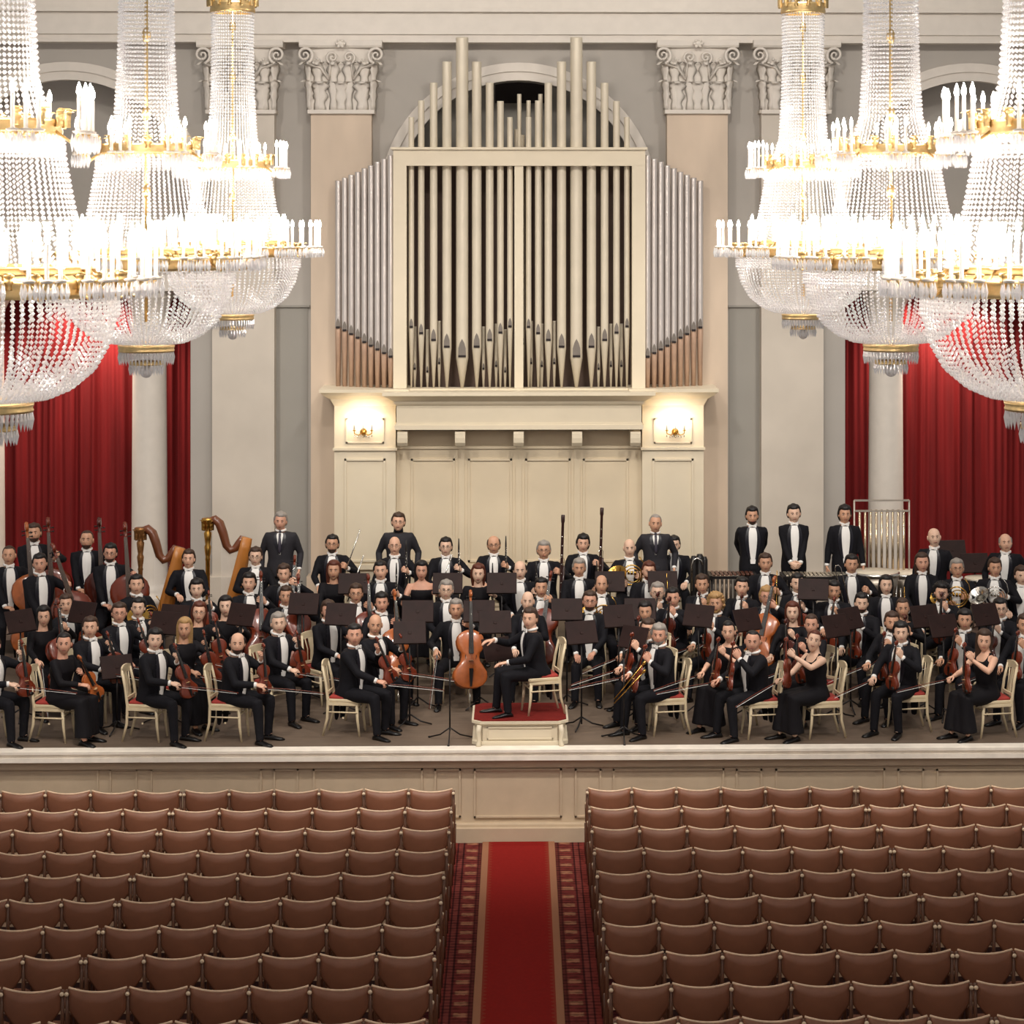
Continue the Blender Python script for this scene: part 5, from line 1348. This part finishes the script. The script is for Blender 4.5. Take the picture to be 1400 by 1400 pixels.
SD = [
 (28,838,28.0,.8,'dark music stand tilted steeply at the left picture edge'),
 (112,820,28.6,-.5,'slanting dark music stand behind the man with the front left woman'),
 (225,852,27.9,-.4,'dark stand between the mop-haired violist and the blonde woman'),
 (238,842,28.7,-.35,'long slanting dark stand behind the blonde woman'),
 (330,836,28.4,-.5,'stand with grey underside behind the balding front row man'),
 (415,812,29.2,-.2,'dark stand behind the fair cellist'),
 (483,783,30.1,0,'dark stand before the auburn-haired woman'),
 (466,815,28.4,-.2,'dark stand beside the man with brown fringe'),
 (560,865,27.6,.1,'wide dark stand between the bald violinist and the principal cellist'),
 (571,828,28.6,0,'dark stand in the gap left of the old grey-haired man'),
 (612,790,30.1,0,'dark grey stand above the old grey-haired man'),
 (655,817,28.6,0,'dark stand left of centre in the middle row of desks'),
 (686,790,30.1,0,'dark grey stand before the balding oboist'),
 (677,848,27.8,.1,'wide brown stand behind the conductor desk'),
 (680,888,27.25,.6,'large brown conductor stand before the podium, lowest of the central desks'),
 (775,822,28.7,0,'black stand between the conductor and the bearded glasses wearer'),
 (834,786,30.2,0,'greenish grey stand in front of the right bald wind player'),
 (875,818,28.7,0,'small brown stand above the young black-haired violinist'),
 (906,783,30.2,0,'brown stand below the standing man in a narrow tie'),
 (795,865,27.4,.35,'left leaf of the split dark stand right of the podium'),
 (846,838,28.2,.3,'brown stand seen edge on beside the curly sheet rack'),
 (866,872,27.6,-.7,'dark stand turned side on left of the bearded front violinist'),
 (955,842,28.2,-.5,'tall black stand between the front violinists and the fair curly man'),
 (1022,842,27.9,.6,'brown stand behind the smiling woman with bare forearms'),
 (1112,806,29.5,-.2,'black round-topped stand right of the man before the percussion'),
 (1143,856,27.8,.6,'dark stand slanting behind the sleeveless woman'),
 (1163,846,28.3,.7,'second dark slanting stand right of the pinned-up hair woman'),
 (1265,835,28.1,.4,'dark stand behind the violinist with violin upright'),
 (1290,856,27.8,.4,'dark brown stand between the two right end chairs'),
 (1348,836,28.2,.5,'dark round-edged stand above the long-haired woman'),
 (1302,752,32.3,.1,'plain grey music stand before the right red curtain'),
 (1333,770,31.9,.1,'red-brown stand by the right red curtain'),
 (160,912,27.3,.5,'slender stand near the second left front chair'),
]
for (px, py, Y, rz, desc) in SD: mstand(px, py, Y, rz, desc)
# tripod mic stands at the front
for (px, lab, bx) in ((615, 'left', 0), (853, 'right', .0)):
    p = P(px, 1000, 26.75); r = empty('microphone_stand', loc=(p.x, 26.75, ST)); tag(r, 'thin black tripod microphone stand %s of the podium' % lab, 'stand', 'microphone stands')
    mb = MB(); mb.tube([(0, 0, .12), (0, 0, 1.0)], .010, 8); mb.build('pole', BLACKM, r)
    for k in range(3):
        a = k*2*pi/3+.5; mb = MB(); mb.tube([(0, 0, .16), (.14*cos(a), .14*sin(a), .06), (.30*cos(a), .30*sin(a), .012)], .009, 6); mb.ell((.30*cos(a), .30*sin(a), .014), (.018, .018, .012), 8, 5); mb.build('leg', BLACKM, r)
    if lab == 'right':
        for s, dz in ((0, 0), (1, -.10)):
            mb = MB(); mb.tube([(-.12, -.02, .50+dz*.5), (.22, -.10, .93+dz)], .008, 6); mb.lathe([(.012, 0), (.020, .03), (.016, .06)], 10, M=frameM((.22, -.10, .93+dz), (.34, -.08, .43), (0, -1, 0))); mb.build('boom_arm', BRASS, r)
    mb = MB(); mb.lathe([(.016, 0), (.020, .05), (.012, .12)], 10, (0, 0, 1.0)); mb.build('microphone', BLACKM, r)

# ---- harps ----
def harp(px_col, ytop, Y, lab, gold):
    p = P(px_col, ytop, Y); fl = ST+level(Y); Hh = p.z-fl
    r = empty('concert_harp', loc=(p.x, Y, fl)); tag(r, lab, 'harp', 'concert harps')
    s = 44*Y/F/.46
    mb = MB()
    prof = [(.07, .0), (.075, .06), (.05, .1), (.045, .16), (.034, .2), (.032, Hh-.62), (.040, Hh-.60), (.032, Hh-.57), (.042, Hh-.5), (.050, Hh-.42), (.036, Hh-.38), (.048, Hh-.30), (.056, Hh-.22), (.040, Hh-.19), (.052, Hh-.12), (.085, Hh-.04), (.09, Hh-.01), (.07, Hh)]
    mb.lathe(prof, 14)
    for k in range(8): leaf(mb, (.04*cos(k*pi/4), .04*sin(k*pi/4), Hh-.18), (cos(k*pi/4), sin(k*pi/4), 0), .15, .016, .03)
    mb.build('column', GOLD if gold else mat('dark_gilt', (150,104,60), .35, .6, var=.3, scale=30), r)
    mb = MB(); pts = [(.03, Hh-.04), (.10, Hh-.02), (.17, Hh-.08), (.22, Hh-.22), (.27, Hh-.40), (.33, Hh-.47), (.40, Hh-.44), (.46, Hh-.34), (.50, Hh-.27)]
    pts = [(x, 0, z) for x, z in pts]; mb.tube(pts, [.055, .08, .085, .082, .074, .074, .070, .06, .045], 10, flat=.8); mb.build('neck', mat('harp_neck_wood', (112,62,36), .3, coat=.4, var=.15), r)
    # soundbox: tapered shell from shoulder down to the foot by the column
    mb = MB(); top = V((.50, 0, Hh-.27)); bot = V((.18, 0, .10)); d = (bot-top).normalized(); nrm = V((d.z, 0, -d.x)); rings = []
    for i in range(9):
        t = i/8; c_ = top+(bot-top)*t; w = .06+.13*t; dp = .12+.10*t
        rings.append([c_+nrm*a*dp+V((0, b*w, 0)) for a, b in ((0, -1), (-.3, -1.02), (-.9, -.75), (-1.2, 0), (-.9, .75), (-.3, 1.02), (0, 1))])
    if (rings[0][3]-top).x < 0: rings = [[2*top+2*(bot-top)*(i/8)-q for q in rg_] for i, rg_ in enumerate(rings)]
    mb.loft(rings, 0, True); mb.build('soundbox', mat('harp_soundbox', (186,118,52), .35, coat=.3, var=.12, stretch=(1,1,.3)), r)
    mb = MB(); mb.bbox((-.10, -.16, 0), (.34, .16, .12), .03); mb.build('base', mat('dark_gilt', (150,104,60)), r)
    mb = MB()
    for k in range(30):
        t = k/29; a_ = top+(bot-top)*(.06+.86*t)+V((-.012, 0, 0)); u = .44-.36*t
        # neck underside height at this x
        xx = a_.x-.03*(1-t)
        zz = Hh-.47 if .27 < xx < .42 else (Hh-.30 if xx >= .42 else Hh-.40+(.27-xx)*1.6)
        mb.tube([a_, (max(.07, xx), 0, min(Hh-.10, zz))], .0012, 3, cap=False)
    mb.build('strings', SHIRT, r)
    return r
# contrabassoon-like dark instrument at the right end of the wind row
p = P(955, 758, 31.0); fl = ST+level(31.0); Hh = p.z-fl; r = empty('contrabassoon', loc=(p.x, 31.0, fl)); tag(r, 'black contrabassoon with curved silver crook right of the back wind row', 'bassoon')
mb = MB()
for k, (dx_, rr, top) in enumerate(((-.07, .05, -.02), (.02, .06, 0), (.09, .045, -.04))): mb.lathe([(rr*.9, .25), (rr, .3), (rr, Hh+top-.05), (rr*.6, Hh+top)], 14, (dx_, .03*k, 0))
mb.tube([(-.07, 0, .3), (-.05, 0, .2), (.05, .03, .2), (.09, .06, .3)], .045, 10); mb.tube([(0, 0, .2), (0, 0, 0)], .008, 6); mb.build('body', EBONY, r)
mb = MB(); mb.tube([(-.10, -.09, Hh-.50), (-.10, -.09, Hh-.14), (-.08, -.09, Hh-.07), (-.03, -.09, Hh-.04), (.03, -.09, Hh-.07), (.05, -.09, Hh-.13)], .012, 8); mb.build('crook', SILVER, r)
harp(192, 721, 31.4, 'dark gilt harp in front of the left column, lower of the two harps', False)
harp(284, 708, 31.75, 'bright gilt harp right of the curtain strip, taller of the two harps', True)
# ---- percussion ----
p = P(1168, 684, 32.4); q = P(1243, 684, 32.4); fl = ST+.42; r = empty('tubular_bells', loc=((p.x+q.x)/2, 32.4, fl)); W2 = (q.x-p.x)/2; Hh = p.z-fl
tag(r, 'tubular bells hanging in a silver frame in front of the right column', 'tubular bells')
mb = MB()
for s in (-1, 1): mb.tube([(s*W2, 0, 0), (s*W2, 0, Hh)], .014, 8); mb.tube([(s*W2, -.22, .02), (s*W2, .22, .02)], .014, 8)
mb.box((-W2, -.02, Hh-.015), (W2, .02, Hh+.01)); mb.box((-W2, -.02, Hh-.17), (W2, .02, Hh-.145)); mb.tube([(-W2, 0, .4), (W2, 0, .4)], .012, 8); mb.build('frame', mat('satin_silver_frame', (190,180,168), .35, .6), r)
for k in range(9):
    mb = MB(); mb.tube([(-W2+.08+(2*W2-.16)*k/8, 0, Hh-.14), (-W2+.08+(2*W2-.16)*k/8, 0, .35-.0*k)], .019, 10); mb.build('bell_tube', mat('polished_bell_brass', (205,186,158), .22, .9), r)
def timp(px, py, Y, rad, lab):
    p = P(px, py, Y); fl = ST+level(Y); h = p.z-fl; r = empty('kettledrum', loc=(p.x, Y, fl)); tag(r, lab, 'drum', 'kettledrums')
    mb = MB(); mb.lathe([(.03, h-.50), (rad*.5, h-.45), (rad*.85, h-.28), (rad, h-.06)], 26); mb.build('bowl', mat('copper_bowl', (150,140,128), .3, .7), r)
    mb = MB(); mb.lathe([(rad*1.01, h-.06), (rad*1.03, h-.05), (rad*1.03, h-.01), (rad*.99, h)], 26); mb.build('hoop', SILVER, r)
    mb = MB(); mb.lathe([(rad*.99, h-.004), (rad*.98, h+.004)], 26); mb.build('drumhead', mat('calf_drumhead', (224,212,190), .6), r)
    for k in range(3):
        a = k*2*pi/3; mb = MB(); mb.tube([(rad*.9*cos(a), rad*.9*sin(a), h-.2), (rad*.8*cos(a), rad*.8*sin(a), 0)], .014, 8); mb.build('leg', SILVER, r)
timp(1197, 781, 31.7, .34, 'kettledrum with pale head below the tubular bells')
timp(1240, 782, 32.2, .30, 'kettledrum with pale head right of the tubular bells')
timp(1345, 790, 31.6, .28, 'small drum with pale head between the two horn players')
def mallet(x0, x1, y, Y, lab, skirt):
    a = P(x0, y, Y); b = P(x1, y, Y); fl = ST+level(Y); h = a.z-fl; r = empty('mallet_keyboard', loc=((a.x+b.x)/2, Y, fl)); w = (b.x-a.x)/2; tag(r, lab, 'xylophone', 'mallet instruments')
    mb = MB()
    for s in (-1, 1): mb.box((-w, s*.2-.012, h-.06), (w, s*.2+.012, h-.02))
    for s in (-1, 1):
        mb.box((s*w-.02, -.22, h-.07), (s*w+.02, .22, h-.01))
        for s2 in (-1, 1): mb.tube([(s*w*.96, s2*.18, h-.05), (s*w*.96, s2*.2, 0)], .014, 8)
    mb.build('frame', BLACKM, r)
    n = int(w*2/.06)
    for k in range(n):
        x = -w+.05+(2*w-.1)*k/(n-1); L2 = .19-.06*k/n; mb = MB(); mb.bbox((x-.022, -L2, h-.018), (x+.022, L2, h), .003); mb.build('bar', mat('worn_metal_bar', (200,190,170), .3, .8) if not skirt else mat('rosewood_bar', (86,48,34), .35), r)
    mb = MB()
    for k in range(n):
        x = -w+.05+(2*w-.1)*k/(n-1); mb.tube([(x, -.1, h-.04), (x, -.1, h-.50+.25*k/n)], .019, 8)
    mb.build('resonator_tubes', mat('dull_grey_tube', (120,112,104), .4, .6), r)
mallet(970, 1032, 783, 31.55, 'low mallet instrument with hanging grey tubes left of the bearded percussionist', True)
mallet(1070, 1158, 784, 31.55, 'mallet keyboard with silver bars in front of the percussionist with folded hands', False)

# ================= CAMERA, LIGHT, WORLD =================
cam = bpy.data.cameras.new('camera'); co = bpy.data.objects.new('camera', cam); COL.objects.link(co)
co.location = (0, 0, HC); co.rotation_euler = (pi/2, 0, -TH); cam.sensor_width = 36; cam.lens = 36*F/1400
cam.shift_x = -(CX-700)/1400; cam.shift_y = -(700-HOR)/1400; cam.clip_end = 200
scene.camera = co
w = bpy.data.worlds.new('hall_ambient'); scene.world = w; w.use_nodes = True
w.node_tree.nodes['Background'].inputs[0].default_value = (1, .95, .91, 1); w.node_tree.nodes['Background'].inputs[1].default_value = AMB
def spot(name, loc_, tgt, power, ang, size, col=(1, .94, .87), blend=.6):
    l = bpy.data.lights.new(name, 'SPOT'); l.energy = power; l.spot_size = math.radians(ang); l.spot_blend = blend; l.shadow_soft_size = size; l.color = col
    o = bpy.data.objects.new(name, l); COL.objects.link(o); o.location = loc_; d = V(tgt)-V(loc_); o.rotation_euler = d.to_track_quat('-Z', 'Y').to_euler(); return o
for x in (-6.5, -2.2, 2.2, 6.5):
    spot('stage_spotlight', (x, 20, 12.6), (x*.75, 30.2, 1.9), SPOTP, 62, .35)
for x in (-5, 0, 5): spot('stage_down_light', (x, 29.0, 12.8), (x, 30.5, 1.0), DOWNP, 75, .4)
# lamps under the balcony slabs washing the curtains
for x in (-7.1, -6.3, 6.3, 7.1): spot('curtain_wash_lamp', (x, 34.45, P(0, 400, 34.45).z-.05), (x*1.0, 35.0, 4.2), 240, 120, .08, (1, .82, .68), .9)
for x in (-3.4, 3.4): spot('front_row_fill', (x*.8, 18, 12.6), (x, 26.0, .8), 2300, 34, .4, (1, .93, .84), 1.0)  # added fill with no known fixture, brightens only the first seat rows
for x in (-6.0, -2.0, 2.0, 6.0): spot('upper_wall_fill', (x, 24.5, 12.8), (x, 34, 9.2), WALLP, 80, .4, (1, .93, .86))  # invented wash from above, added to lift the upper wall
scene.view_settings.view_transform = 'Standard'; scene.view_settings.look = 'None'; scene.view_settings.gamma = 1; scene.view_settings.use_curve_mapping = False
scene.view_settings.exposure = EXPO
scene.cycles.use_denoising = True
scene.cycles.max_bounces = 6; scene.cycles.diffuse_bounces = 3; scene.cycles.glossy_bounces = 3; scene.cycles.transparent_max_bounces = 24; scene.cycles.transmission_bounces = 4
scene.cycles.use_light_tree = True
scene.cycles.sample_clamp_indirect = 6
